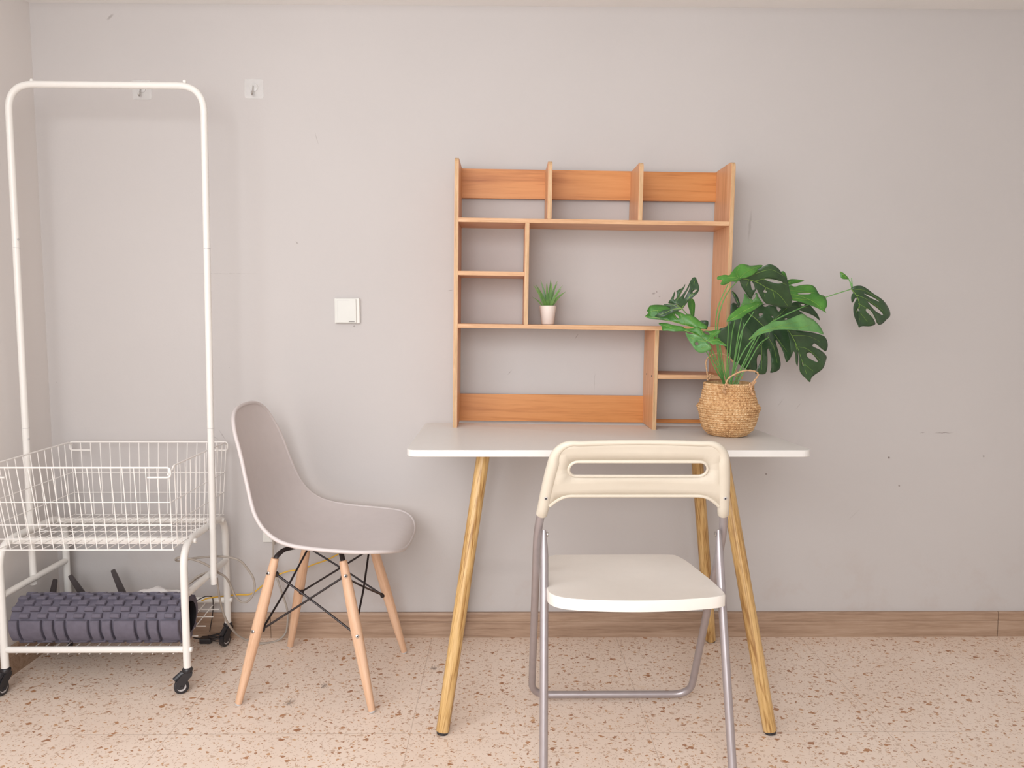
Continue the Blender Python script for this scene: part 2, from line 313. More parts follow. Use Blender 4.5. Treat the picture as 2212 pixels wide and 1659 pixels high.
# monstera blades and stems, tenths of a millimetre: [tone, outline, holes, veins]
LEAVES = [["deep",[[10274,-2363,11688],[10406,-2330,11761],[10625,-2274,11757],[10826,-2216,11660],[11008,-2152,11543],[11403,-1966,11333],[11631,-1825,11142],[11744,-1739,10996],[11749,-1716,10874],[11626,-1772,10775],[11515,-1808,10653],[11356,-1882,10609],[11252,-1948,10665],[11175,-2008,10775],[11074,-2078,10908],[10966,-2139,11015],[10837,-2196,11091],[10783,-2211,11057],[10854,-2174,10967],[11022,-2089,10847],[11146,-2008,10714],[11175,-1974,10624],[11016,-2028,10568],[10748,-2127,10569],[10628,-2152,10528],[10585,-2186,10605],[10459,-2258,10774],[10375,-2308,10941],[10358,-2336,11131],[10413,-2336,11274],[10478,-2325,11382],[10430,-2337,11417],[10345,-2351,11286],[10300,-2360,11278],[10272,-2370,11392],[10305,-2364,11511],[10356,-2353,11559]],[[[10551,-2288,11109],[10590,-2272,11061],[10571,-2270,11008],[10529,-2288,11061]],[[10816,-2221,11297],[10970,-2159,11231],[11200,-2050,11113],[11380,-1946,10989],[11462,-1889,10902],[11321,-1969,10945],[11081,-2098,11064]],[[10687,-2267,11534],[10983,-2163,11442],[11242,-2045,11306],[11050,-2134,11364],[10805,-2229,11464]]],[[[10274,-2363,11688],[10498,-2321,11417],[10604,-2276,11133],[10667,-2191,10726]],[[10467,-2329,11488],[10812,-2225,11349],[11405,-1940,11042]],[[10354,-2349,11665],[10741,-2248,11611],[11238,-2049,11354]],[[10537,-2304,11251],[10841,-2192,11063],[11128,-2029,10775]],[[10604,-2261,11013],[10898,-2107,10702]],[[10579,-2285,11156],[10458,-2293,10965]]]],["fresh",[[10003,-2200,12186],[10139,-2200,12111],[10273,-2200,11976],[10181,-2200,11964],[10073,-2200,11973],[10010,-2200,12034]],[],[[[10016,-2200,12170],[10142,-2200,12051],[10265,-2200,11976]]]],["fresh",[[8142,-2750,11655],[8311,-2670,11752],[8457,-2659,11718],[8676,-2580,11769],[8893,-2511,11784],[9025,-2482,11762],[9120,-2488,11692],[9220,-2550,11502],[9381,-2511,11456],[9444,-2542,11338],[9442,-2617,11172],[9393,-2686,11054],[9408,-2714,10969],[9316,-2731,11018],[9094,-2774,11110],[8836,-2821,11190],[8537,-2858,11282],[8289,-2888,11327],[8161,-2843,11467]],[[[8577,-2734,11522],[8950,-2626,11534],[8890,-2661,11500],[8573,-2747,11499]]],[[[8172,-2806,11537],[8664,-2761,11424],[9041,-2715,11286],[9375,-2703,11030]],[[8310,-2746,11610],[8689,-2684,11566],[9090,-2573,11548]],[[8321,-2860,11374],[8914,-2734,11332],[9301,-2599,11336]]]],["fresh",[[8384,-2218,11819],[8440,-2189,11916],[8564,-2175,11965],[8756,-2178,11953],[8941,-2190,11913],[8773,-2207,11857],[8577,-2219,11815],[8453,-2233,11771]],[],[[[8410,-2211,11843],[8680,-2193,11905],[8922,-2190,11913]]]],["deep",[[6625,-3437,11928],[6761,-3499,12037],[6973,-3536,12103],[7159,-3576,12201],[7306,-3600,12277],[7445,-3589,12279],[7626,-3533,12194],[7742,-3474,12098],[7833,-3419,12011],[7952,-3354,11925],[8033,-3282,11816],[8092,-3199,11684],[8181,-3089,11528],[8307,-2932,11326],[8331,-2807,11143],[8263,-2794,11092],[8075,-2855,11107],[7861,-2925,11140],[7649,-2991,11184],[7494,-3033,11218],[7371,-3109,11319],[7238,-3212,11476],[7138,-3292,11609],[7089,-3243,11520],[7035,-3143,11352],[6925,-3189,11430],[6820,-3256,11553],[6732,-3306,11653],[6664,-3370,11785]],[[[7304,-3435,11901],[7472,-3422,11902],[7723,-3363,11852],[7869,-3312,11803],[7717,-3324,11773],[7490,-3380,11821]],[[7353,-3241,11539],[7395,-3278,11610],[7480,-3226,11533]],[[6937,-3397,11807],[6993,-3400,11812],[7084,-3302,11627],[7005,-3293,11609]]],[[[6647,-3439,11928],[7069,-3409,11830],[7427,-3311,11677],[7809,-3160,11502],[8247,-2832,11142]],[[6780,-3449,11928],[7050,-3512,12048],[7425,-3533,12138],[7838,-3408,11990]],[[7067,-3414,11841],[7379,-3428,11897],[7995,-3257,11749]],[[7427,-3311,11677],[7396,-3162,11409]],[[7640,-3238,11590],[7759,-3061,11321]],[[6880,-3428,11873],[6828,-3324,11675]]]],["fresh",[[7473,-2528,12177],[7590,-2532,12189],[7876,-2528,12179],[8069,-2520,12156],[8185,-2525,12168],[8270,-2496,12088],[8337,-2446,11950],[8242,-2454,11973],[8037,-2487,12064],[7794,-2499,12098],[7558,-2495,12086],[7391,-2499,12097]],[[[7438,-2500,12099],[7604,-2498,12095],[7560,-2492,12079],[7476,-2493,12081]]],[[[7413,-2501,12104],[7786,-2516,12144],[8077,-2504,12110],[8318,-2454,11973]]]],["fresh",[[5847,-3947,11882],[5883,-3909,11940],[6064,-3857,11987],[6203,-3840,11978],[6289,-3766,12075],[6439,-3648,12216],[6580,-3566,12295],[6760,-3535,12275],[6867,-3521,12253],[7176,-3409,12281],[7225,-3419,12240],[7022,-3578,12089],[6772,-3735,11946],[6580,-3815,11892],[6386,-3912,11797],[6209,-3946,11795],[6095,-3999,11733],[5952,-4039,11698],[5906,-4023,11738],[5989,-3954,11840],[5871,-3960,11856]],[],[[[6509,-3828,11897],[6229,-3870,11921],[5876,-3938,11893]],[[6511,-3821,11908],[6724,-3666,12083],[7171,-3424,12260]],[[6474,-3834,11900],[6426,-3758,12043],[6533,-3616,12235]],[[6436,-3850,11886],[6213,-3932,11819],[5974,-4018,11732]]]],["deep",[[6878,-2000,11590],[6970,-2000,11536],[7058,-2000,11392],[7109,-2000,11176],[7066,-2000,11139],[6996,-2000,11266],[6919,-2000,11428]],[],[[[6908,-2000,11565],[7030,-2000,11356],[7094,-2000,11157]]]],["deep",[[4948,-3701,11061],[4871,-3662,11126],[4761,-3611,11186],[4593,-3543,11217],[4653,-3537,11328],[4714,-3525,11449],[4759,-3515,11534],[4771,-3536,11479],[4728,-3564,11328],[4765,-3580,11317],[4824,-3578,11398],[4829,-3550,11499],[4815,-3533,11540],[4890,-3540,11594],[4977,-3552,11640],[5049,-3537,11745],[5028,-3564,11649],[4962,-3583,11528],[4895,-3605,11383],[4906,-3613,11367],[4957,-3612,11427],[5058,-3599,11568],[5163,-3563,11760],[5248,-3537,11892],[5308,-3534,11936],[5364,-3553,11921],[5399,-3602,11809],[5428,-3668,11636],[5377,-3699,11506],[5258,-3706,11386],[5120,-3707,11246],[5022,-3708,11125]],[[[5244,-3669,11502],[5276,-3658,11563],[5349,-3665,11592],[5341,-3678,11546],[5278,-3679,11496]],[[5010,-3652,11340],[5057,-3629,11467],[5136,-3604,11618],[5190,-3572,11754],[5159,-3614,11608],[5080,-3648,11427],[5033,-3657,11346]]],[[[4945,-3699,11065],[5062,-3696,11226],[5204,-3669,11466],[5342,-3567,11870]],[[4945,-3697,11075],[4799,-3619,11206],[4881,-3593,11408],[4964,-3571,11569]],[[5142,-3687,11346],[5364,-3664,11607]]]],["deep",[[4878,-3997,11058],[4799,-3983,11002],[4724,-3964,10983],[4593,-3936,10923],[4423,-3899,10844],[4310,-3870,10814],[4216,-3840,10827],[4188,-3827,10853],[4274,-3837,10943],[4417,-3865,11022],[4595,-3913,11052],[4410,-3838,11162],[4504,-3861,11191],[4653,-3907,11181],[4783,-3955,11131]],[],[[[4874,-3996,11058],[4688,-3943,11042],[4443,-3887,10943],[4216,-3837,10843]],[[4856,-3988,11072],[4690,-3926,11141],[4504,-3862,11181]]]],["fresh",[[3986,-3464,10843],[4072,-3434,10941],[4040,-3385,11002],[4110,-3326,11129],[4171,-3326,11159],[4307,-3361,11169],[4460,-3411,11159],[4630,-3474,11128],[4737,-3550,11047],[4884,-3624,10976],[5029,-3698,10896],[5148,-3708,10906],[5294,-3773,10826],[5400,-3841,10727],[5508,-3893,10648],[5588,-3935,10579],[5555,-3969,10514],[5470,-3972,10500],[5355,-3954,10519],[5260,-3934,10538],[5109,-3895,10577],[4921,-3839,10626],[4773,-3783,10675],[4623,-3732,10708],[4416,-3659,10744],[4208,-3587,10763],[4059,-3516,10799]],[[[4770,-3640,10915],[4850,-3692,10855],[4874,-3736,10789],[4808,-3705,10821]]],[[[3996,-3468,10843],[4419,-3642,10774],[4847,-3809,10655],[5354,-3959,10509]],[[4093,-3426,10965],[4289,-3463,11006],[4362,-3621,10784]],[[4660,-3533,11047],[4850,-3798,10675]],[[4882,-3630,10966],[5035,-3868,10607]],[[5140,-3744,10846],[5261,-3929,10548]],[[4193,-3433,11006],[4406,-3490,11016]]]],["fresh",[[4341,-3591,10643],[4429,-3606,10663],[4560,-3654,10650],[4744,-3740,10595],[4931,-3802,10572],[5037,-3868,10507],[5190,-3895,10518],[5339,-3895,10568],[5431,-3973,10470],[5497,-4032,10392],[5558,-4069,10349],[5634,-4081,10350],[5595,-4037,10412],[5505,-3998,10451],[5676,-4029,10448],[5774,-4029,10472],[5881,-4039,10480],[5918,-4072,10433],[5813,-4117,10335],[5725,-4156,10247],[5859,-4171,10254],[5888,-4212,10190],[6026,-4289,10085],[6002,-4310,10043],[5819,-4258,10093],[5666,-4239,10086],[5562,-4180,10159],[5455,-4134,10207],[5317,-4045,10313],[5213,-3978,10390],[5066,-3922,10428],[4897,-3876,10437],[4688,-3825,10432],[4539,-3771,10450],[4413,-3731,10453],[4409,-3662,10563]],[],[[[5546,-4166,10178],[5354,-4053,10313],[5104,-3931,10429],[4734,-3792,10505],[4369,-3606,10633]],[[5546,-4166,10178],[5742,-4083,10374],[5886,-4056,10453]],[[5562,-4180,10159],[5833,-4199,10199],[6005,-4297,10066]],[[5387,-4082,10274],[5443,-4011,10411],[5344,-3921,10528]]]],["pale",[[4963,-4103,10402],[5059,-4118,10373],[5172,-4141,10364],[5347,-4158,10296],[5509,-4155,10178],[5624,-4144,10079],[5655,-4112,9959],[5559,-4073,9888],[5449,-4040,9847],[5332,-4026,9871],[5229,-4032,9955],[5140,-4057,10095],[5031,-4079,10253]],[[[5286,-4103,10146],[5325,-4107,10132],[5340,-4098,10093],[5317,-4083,10060],[5276,-4074,10056],[5245,-4076,10084],[5246,-4089,10128]]],[[[5114,-4103,10274],[5261,-4115,10206],[5415,-4137,10177],[5568,-4159,10158]],[[5399,-4067,9957],[5526,-4109,10018],[5614,-4143,10079]]]],["fresh",[[5396,-2954,11365],[5467,-2928,11314],[5500,-2932,11201],[5496,-2960,11055],[5479,-3006,10848],[5429,-3046,10765],[5384,-3054,10847],[5340,-3050,10992],[5284,-3052,11136],[5262,-3048,11218],[5312,-3004,11323]],[],[[[5396,-2956,11355],[5413,-3002,11054],[5430,-3042,10786]]]],["deep",[[5745,-2600,10712],[5861,-2600,10733],[5947,-2600,10727],[5990,-2600,10681],[5983,-2600,10554],[5963,-2600,10480],[5900,-2600,10486],[5790,-2600,10596]],[],[[[5789,-2600,10659],[5952,-2600,10512]]]],["fresh",[[6082,-4192,10697],[6134,-4117,10833],[6291,-4023,10988],[6516,-3927,11121],[6735,-3864,11185],[7008,-3777,11254],[7198,-3765,11215],[7054,-3852,11124],[6871,-3942,11029],[6692,-4020,10940],[6489,-4113,10812],[6276,-4165,10742]],[],[[[6094,-4190,10702],[6509,-4036,10944],[6888,-3881,11123],[7180,-3772,11210]]]],["pale",[[6823,-3060,11227],[6883,-3004,11366],[6915,-2951,11506],[7019,-2973,11414],[7097,-2991,11344],[7247,-2908,11531],[7309,-2944,11415],[7372,-2971,11322],[7440,-2997,11230],[7269,-3008,11248],[6999,-3057,11186],[6777,-3106,11111]],[[[7134,-2983,11356],[7192,-2939,11461],[7243,-2925,11485],[7208,-2971,11368],[7167,-2992,11321]]],[[[6831,-3076,11181],[7053,-3028,11251],[7413,-2996,11241]],[[7053,-3028,11251],[7284,-2946,11415]]]],["deep",[[6603,-2800,11561],[6650,-2800,11566],[6746,-2800,11464],[6847,-2800,11232],[6821,-2800,11139],[6728,-2800,11301],[6641,-2800,11452]],[],[[[6626,-2800,11556],[6737,-2800,11371],[6830,-2800,11151]]]],["deep",[[6811,-2055,11227],[6959,-2060,11232],[7023,-2062,11126],[7250,-2066,11194],[7687,-2062,11219],[7984,-2050,11189],[8285,-2030,11130],[8607,-2002,11252],[8860,-1974,11306],[9147,-1936,11235],[9308,-1911,11110],[9476,-1881,10916],[9557,-1861,10741],[9373,-1896,10867],[9133,-1935,10964],[8858,-1973,11036],[9005,-1952,10920],[8755,-1979,10793],[8635,-1986,10647],[8570,-1982,10453],[8666,-1950,10160],[8784,-1911,9890],[8734,-1894,9693],[8594,-1880,9479],[8529,-1899,9571],[8439,-1935,9793],[8323,-1966,9989],[8207,-1989,10141],[8190,-1985,10087],[8283,-1953,9842],[8376,-1913,9571],[8412,-1882,9373],[8337,-1865,9224],[8111,-1869,9150],[8115,-1893,9299],[8070,-1947,9670],[8020,-1970,9842],[7979,-1978,9891],[7947,-1971,9818],[7975,-1936,9547],[7996,-1892,9250],[7943,-1872,9112],[7743,-1879,9108],[7628,-1887,9138],[7701,-1911,9300],[7778,-1941,9522],[7781,-1961,9670],[7718,-1968,9715],[7663,-1958,9621],[7664,-1934,9448],[7677,-1912,9300],[7611,-1897,9195],[7435,-1904,9225],[7256,-1918,9311],[7074,-1935,9447],[6921,-1945,9546],[6760,-1969,9791],[6628,-1983,9986],[6429,-1982,10108],[6349,-1990,10278],[6484,-2013,10473],[6695,-2032,10570],[6779,-2048,10861]],[[[7757,-2059,11176],[7835,-2057,11205],[7922,-2053,11189],[7837,-2056,11140]],[[8155,-2040,11134],[8292,-2029,11077],[8215,-2034,11004]],[[7643,-2059,10940],[7767,-2055,10931],[7677,-2056,10844]],[[8425,-2012,10792],[8500,-2005,10805],[8490,-2005,10761],[8427,-2010,10761]],[[8914,-1968,11229],[9043,-1951,11225],[9019,-1954,11177],[8942,-1964,11186]],[[7685,-2002,10019],[7755,-2006,10075],[7745,-2003,10038]],[[8034,-2042,10869],[8077,-2039,10852],[8054,-2039,10816]]],[[[7865,-2035,10525],[7455,-2061,10886],[7133,-2063,11054]],[[7865,-2035,10525],[8197,-2031,10840],[8611,-2002,11155],[9256,-1920,11110]],[[7997,-2020,10379],[7931,-2012,10233],[7610,-1986,9842],[7455,-1958,9596]],[[7744,-2005,10063],[7830,-1899,9250]],[[7873,-2026,10379],[7869,-1998,10038]],[[7956,-2011,10233],[8152,-1971,9916],[8291,-1903,9448]],[[8124,-2009,10331],[8399,-1960,9989],[8554,-1925,9793]],[[7422,-1974,9719],[7454,-1916,9299]]]],["deep",[[8206,-2938,10479],[8409,-2901,10456],[8668,-2841,10432],[9019,-2738,10384],[9216,-2667,10336],[9391,-2596,10275],[9490,-2545,10156],[9547,-2500,9988],[9514,-2490,9832],[9376,-2556,9894],[9191,-2643,10016],[9068,-2693,10074],[9004,-2705,10004],[9116,-2660,9945],[9353,-2557,9847],[9549,-2450,9699],[9562,-2419,9577],[9478,-2395,9335],[9370,-2404,9215],[9147,-2435,9048],[9106,-2401,8908],[8956,-2491,9029],[8796,-2578,9155],[8708,-2638,9279],[8665,-2700,9473],[8619,-2769,9737],[8581,-2795,9832],[8606,-2743,9594],[8609,-2697,9406],[8529,-2750,9546],[8480,-2810,9785],[8411,-2833,9833],[8383,-2821,9739],[8329,-2856,9881],[8255,-2920,10304]],[[[8879,-2703,9758],[8941,-2693,9805],[9027,-2659,9768],[9153,-2596,9658],[9268,-2523,9515],[9112,-2589,9562],[8932,-2668,9661]],[[8774,-2680,9507],[8816,-2665,9495],[8824,-2638,9393],[8792,-2654,9423]]],[[[8245,-2931,10456],[8426,-2880,10210],[8612,-2796,9879],[8794,-2672,9495],[8992,-2511,9126]],[[8368,-2899,10304],[8677,-2830,10303],[8948,-2751,10255],[9264,-2630,10122]],[[8602,-2813,9974],[8875,-2729,9901],[9306,-2524,9583]],[[8825,-2657,9470],[9165,-2489,9245]],[[8487,-2854,10093],[8552,-2802,9832]]]],["pale",[[6758,-3954,10210],[6917,-3864,10368],[7126,-3763,10523],[7330,-3687,10617],[7563,-3594,10713],[7837,-3527,10736],[8076,-3432,10793],[8276,-3322,10873],[8433,-3241,10920],[8552,-3203,10913],[8641,-3219,10840],[8816,-3194,10772],[8969,-3228,10612],[9048,-3274,10475],[9063,-3342,10344],[8914,-3379,10397],[8701,-3447,10432],[8386,-3547,10455],[8132,-3611,10478],[7884,-3667,10490],[7613,-3728,10479],[7388,-3794,10424],[7194,-3841,10380],[6997,-3900,10298]],[[[8273,-3570,10478],[8323,-3561,10467],[8301,-3577,10451]]],[[[6771,-3949,10219],[7157,-3812,10435],[7646,-3696,10524],[8145,-3574,10534],[8717,-3401,10499]],[[7450,-3741,10501],[7810,-3610,10613],[8312,-3421,10703]],[[8351,-3512,10534],[8724,-3317,10635]]]]]
STEMS = [[[6466,-2800,8200],[6440,-2800,8840],[6080,-3220,9290],[5680,-3630,9830],[5410,-4050,10020]],[[6490,-2800,8200],[6470,-2800,8820],[6160,-3200,9390],[5820,-3600,9930],[5620,-4000,10080]],[[6442,-2800,8200],[6410,-2800,8840],[6160,-3030,9770],[6010,-3250,10540],[6000,-3480,11120],[6200,-3700,11750]],[[6474,-2800,8200],[6450,-2800,8820],[6160,-2960,10180],[6150,-3120,10950],[6280,-3280,11460],[6480,-3440,11780],[6580,-3600,11900]],[[6514,-2800,8200],[6500,-2800,8820],[6320,-3400,10130],[6160,-4000,10690]],[[6538,-2800,8200],[6530,-2800,8810],[6450,-3300,10190],[6380,-3800,10730]],[[6610,-2800,8200],[6620,-2800,8810],[6670,-3150,10190],[6660,-3500,10800]],[[6626,-2800,8200],[6640,-2800,8810],[6800,-2950,10260],[7130,-3100,10990]],[[6666,-2800,8200],[6690,-2800,8820],[7000,-3030,9730],[7220,-3270,10370],[7340,-3500,10540]],[[6714,-2800,8200],[6750,-2800,8820],[7170,-2530,9600],[7560,-2270,10200],[7790,-2000,10380]],[[6602,-2800,8200],[6610,-2800,8820],[6990,-2720,9830],[7630,-2650,10530],[8080,-2570,10820],[8910,-2500,11190],[9440,-2430,11410],[10270,-2350,11670]],[[6482,-2800,8200],[6460,-2800,8820],[5970,-3070,9730],[5470,-3330,10540],[4960,-3600,11060]],[[6562,-2800,8200],[6560,-2800,8810],[6800,-2700,9470],[6920,-2600,9960],[7050,-2500,10670]],[[6770,-2800,8200],[6820,-2800,8870],[7140,-2730,9470],[7470,-2670,10040],[7770,-2600,10250]],[[6530,-2800,8200],[6520,-2800,8820],[6300,-3050,9490],[6110,-3300,10190]],[[10340,-2200,11680],[10280,-2200,11860],[10220,-2200,11970]],[[10350,-2200,11680],[10330,-2200,11840],[10310,-2200,12000]],[[5630,-3300,9990],[5510,-3300,10400],[5400,-3300,10810]]]

# ================================================================ SETTING
WY = 0.015; LX = -1.492; RX = 3.0; BY = -3.45; CZ = 2.75
struct('floor', box(nb(), LX-.1, RX+.1, BY-.1, WY+.1, -.1, 0), 'floor')
struct('ceiling', box(nb(), LX-.1, RX+.1, BY-.1, WY+.1, CZ, CZ+.1), 'ceiling')
struct('wall_back', box(nb(), LX-.1, RX+.1, WY, WY+.1, 0, CZ), 'wall')
struct('wall_right', box(nb(), RX, RX+.1, BY, WY, 0, CZ), 'ceiling')
bm = nb(); w0, w1, wz0, wz1 = -3.25, -1.45, .35, 2.35      # opening of the side window
for q in ((BY, w0, 0, CZ), (w1, WY, 0, CZ), (w0, w1, 0, wz0), (w0, w1, wz1, CZ)): box(bm, LX-.1, LX, q[0], q[1], q[2], q[3])
struct('wall_left', bm, 'wall_lit')
bm = nb(); v0, v1, vz0, vz1 = -1.25, 0.35, .06, 2.4
for q in ((LX-.1, v0, 0, CZ), (v1, RX+.1, 0, CZ), (v0, v1, 0, vz0), (v0, v1, vz1, CZ)): box(bm, q[0], q[1], BY-.1, BY, q[2], q[3])
struct('wall_front', bm, 'ceiling')
bm = nb()
for a_, b_ in ((w0, w0+.05), ((w0+w1)/2-.03, (w0+w1)/2+.03), (w1-.05, w1)): box(bm, LX-.085, LX-.045, a_, b_, wz0, wz1)
for a_, b_ in ((wz0, wz0+.05), (wz1-.05, wz1)): box(bm, LX-.085, LX-.045, w0, w1, a_, b_)
f_ = struct('window_1', bm, 'white_metal')
bm = nb()
for a_, b_ in ((v0, v0+.05), ((v0+v1)/2-.03, (v0+v1)/2+.03), (v1-.05, v1)): box(bm, a_, b_, BY-.085, BY-.045, vz0, vz1)
for a_, b_ in ((vz0, vz0+.05), (vz1-.05, vz1)): box(bm, v0, v1, BY-.085, BY-.045, a_, b_)
struct('window_2', bm, 'white_metal')
struct('trim_1', box(nb(), LX, RX, -.24, WY, 2.061, CZ), 'ceiling')     # beam over the wall

def skirting(name, segs, axis):
    bm = nb()
    prof = [(0, 0), (-.012, 0), (-.012, .052), (-.0105, .054), (-.0105, .0555), (-.012, .057), (-.012, .081), (-.009, .086), (0, .086)]
    for a_, b_ in segs:
        A = []; B = []
        for d, z in prof:
            if axis == 'X': A.append(bm.verts.new((a_, WY+d, z))); B.append(bm.verts.new((b_, WY+d, z)))
            else: A.append(bm.verts.new((LX-d, a_, z))); B.append(bm.verts.new((LX-d, b_, z)))
        n = len(prof)
        for i in range(n): bm.faces.new((A[i], B[i], B[(i+1) % n], A[(i+1) % n]))
        bm.faces.new(A); bm.faces.new(B[::-1])
    bmesh.ops.recalc_face_normals(bm, faces=bm.faces)
    return struct(name, bm, 'skirting')
skirting('baseboard_back', [(LX, -.785), (-.7835, 1.684), (1.6865, RX)], 'X')
skirting('baseboard_left', [(BY, -1.2), (-1.1985, WY-.012)], 'Y')

# ================================================================ DESK
DX0, DX1, DY0, DY1, DZ, TW = -.2495, .7945, -.561, -.056, .743, .0135
def dz(x, y): return -TW*((x-DX0)/(DX1-DX0))*((y-DY0)/(DY1-DY0))
desk = root('desk', 'white rectangular desk on four splayed wooden legs against the wall', 'desk', (.2725, -.3085, 0))
def rrect(x0, x1, y0, y1, r, k=6):
    out = []
    for cx_, cy_, a in ((x1-r, y1-r, 0), (x0+r, y1-r, pi/2), (x0+r, y0+r, pi), (x1-r, y0+r, 3*pi/2)):
        for i in range(k+1): out.append((cx_+r*cos(a+pi/2*i/k), cy_+r*sin(a+pi/2*i/k)))
    return out
def slab(bm, loops):
    """stack of equal loops -> closed solid"""
    R = [[bm.verts.new(p) for p in l] for l in loops]; n = len(R[0])
    for A, B in zip(R, R[1:]):
        for i in range(n): bm.faces.new((A[i], A[(i+1) % n], B[(i+1) % n], B[i]))
    bm.faces.new(R[0][::-1]); bm.faces.new(R[-1]); return bm
bm = nb(); th = .0175; loops = []
for z, ins in ((-th, .001), (-th+.001, 0), (-.001, 0), (0, .001)):
    loops.append([(x, y, DZ+z+dz(x, y)) for x, y in rrect(DX0+ins, DX1-ins, DY0+ins, DY1-ins, .028)])
slab(bm, loops)
top = obj('tabletop', bm, 'desk', desk, shift=desk.location)
sx, sy = .105, .145
for (fx, fy, ax, ay) in ((-.158, -.583, 1, 1), (.697, -.587, -1, 1), (-.158, -.030, 1, -1), (.695, -.030, -1, -1)):
    zt = .724 + dz(fx+ax*sx, fy+ay*sy)
    a_ = Vector((fx, fy, .006)) - desk.location; b_ = Vector((fx+ax*sx, fy+ay*sy, zt)) - desk.location
    lg = dowel('leg', a_, b_, [(0, .0165), (.006, .0175), (.2, .0183), (.99, .0183)], 'oak', desk, 24)
    bm = nb(); lathe(bm, [(0, -.007), (.0145, -.007), (.0155, -.002), (.0155, .002), (0, .002)], 20)
    pd = obj('foot_pad', bm, 'black', lg, smooth=True); pd['label'] = 'black rubber foot pad'

# ================================================================ BOOKCASE
W, T, HB = .8417, .0128, .814
S1, S2, S3, S4 = .6365, .4778, .3189, .1713
UM, UR, UD1, UD2, DEP, H1 = .2135, .6141, .2795, .5529, .1584, .808
bc = root('desktop_bookcase', 'orange-brown wooden shelf unit standing on the white desk', 'bookcase', (-.1563, -.1645, DZ+dz(-.1563, -.1645)+.0006), (0, .011, 0))
bc['label'] = 'tall open wooden shelf hutch standing on the white desk, leaning slightly right'
DR = DEP+.0115
def panel(name, u, w_0, w_1, round_top=True, drop=0):
    bm = nb(); r = .016 if round_top else .001; pts = [(DR, w_0), (0, w_0)]
    if round_top:
        for i in range(7): a = pi+(-pi/2)*i/6; pts.append((r+r*cos(a), w_1-r+r*sin(a)))
    else: pts.append((0, w_1))
    pts.append((DR, w_1))
    A = [bm.verts.new((u, v, w_)) for v, w_ in pts]; B = [bm.verts.new((u+T, v, w_)) for v, w_ in pts]; n = len(pts)
    for i in range(n):
        f_ = bm.faces.new((A[i], A[(i+1) % n], B[(i+1) % n], B[i])); f_.material_index = 1
    bm.faces.new(A[::-1]); bm.faces.new(B); bmesh.ops.recalc_face_normals(bm, faces=bm.faces)
    bmesh.ops.bevel(bm, geom=[e for e in bm.edges if e.calc_face_angle(0) > 1.2 and abs((e.verts[0].co-e.verts[1].co).x) < 1e-6], offset=.0009, segments=2, affect='EDGES')
    return obj(name, bm, ['lam_v', 'edge_v'], bc)
def shelf(name, u0_, u1_, w_, y1_=DR):
    bm = nb(); box(bm, u0_, u1_, .0005, y1_, w_-T, w_, .0008, 0, 1)
    for f_ in bm.faces:
        if f_.calc_center_median().y < .002: f_.material_index = 1
    return obj(name, bm, ['lam_h', 'edge_h'], bc)
pl_ = panel('side_panel', 0, 0, HB); pr_ = panel('side_panel', W-T, 0, HB)
panel('divider', UD1, S1, H1); panel('divider', UD2, S1, H1)
pm_ = panel('divider', UM, S3, S1-T, False); pu_ = panel('upright', UR, 0, S3-T, False)
shelf('shelf', T, W-T, S1, DEP); shelf('shelf', T, UM, S2); shelf('shelf', T, W-T, S3); shelf('shelf', UR+T, W-T, S4)
bm = nb(); box(bm, T, W-T, DEP, DR, .719, .811, .0006); obj('back_rail', bm, 'rail', bc)
bm = nb(); box(bm, T, UR, DEP, DR, .0005, .0888, .0006); obj('back_rail', bm, 'rail', bc)
bm = nb(); box(bm, UR+T, W-T, DEP, DR, .0005, .012, .0005); obj('back_rail', bm, 'rail', bc)
for par, x, ax, pos in ((pl_, 0, -1, [(.03, S2-T/2), (.03, S3-T/2)]), (pu_, UR, -1, [(.028, S4-T/2), (.11, S4-T/2)]), (pm_, UM+T, 1, [(.03, S2-T/2), (.05, S2-.004)])):
    for v_, w_ in pos:
        bm = nb(); disc(bm, (x, v_, w_), (ax, 0, 0), .0032, .0012, 10); s_ = obj('screw_head', bm, 'black', par, smooth=True); s_['label'] = 'small dark screw head'

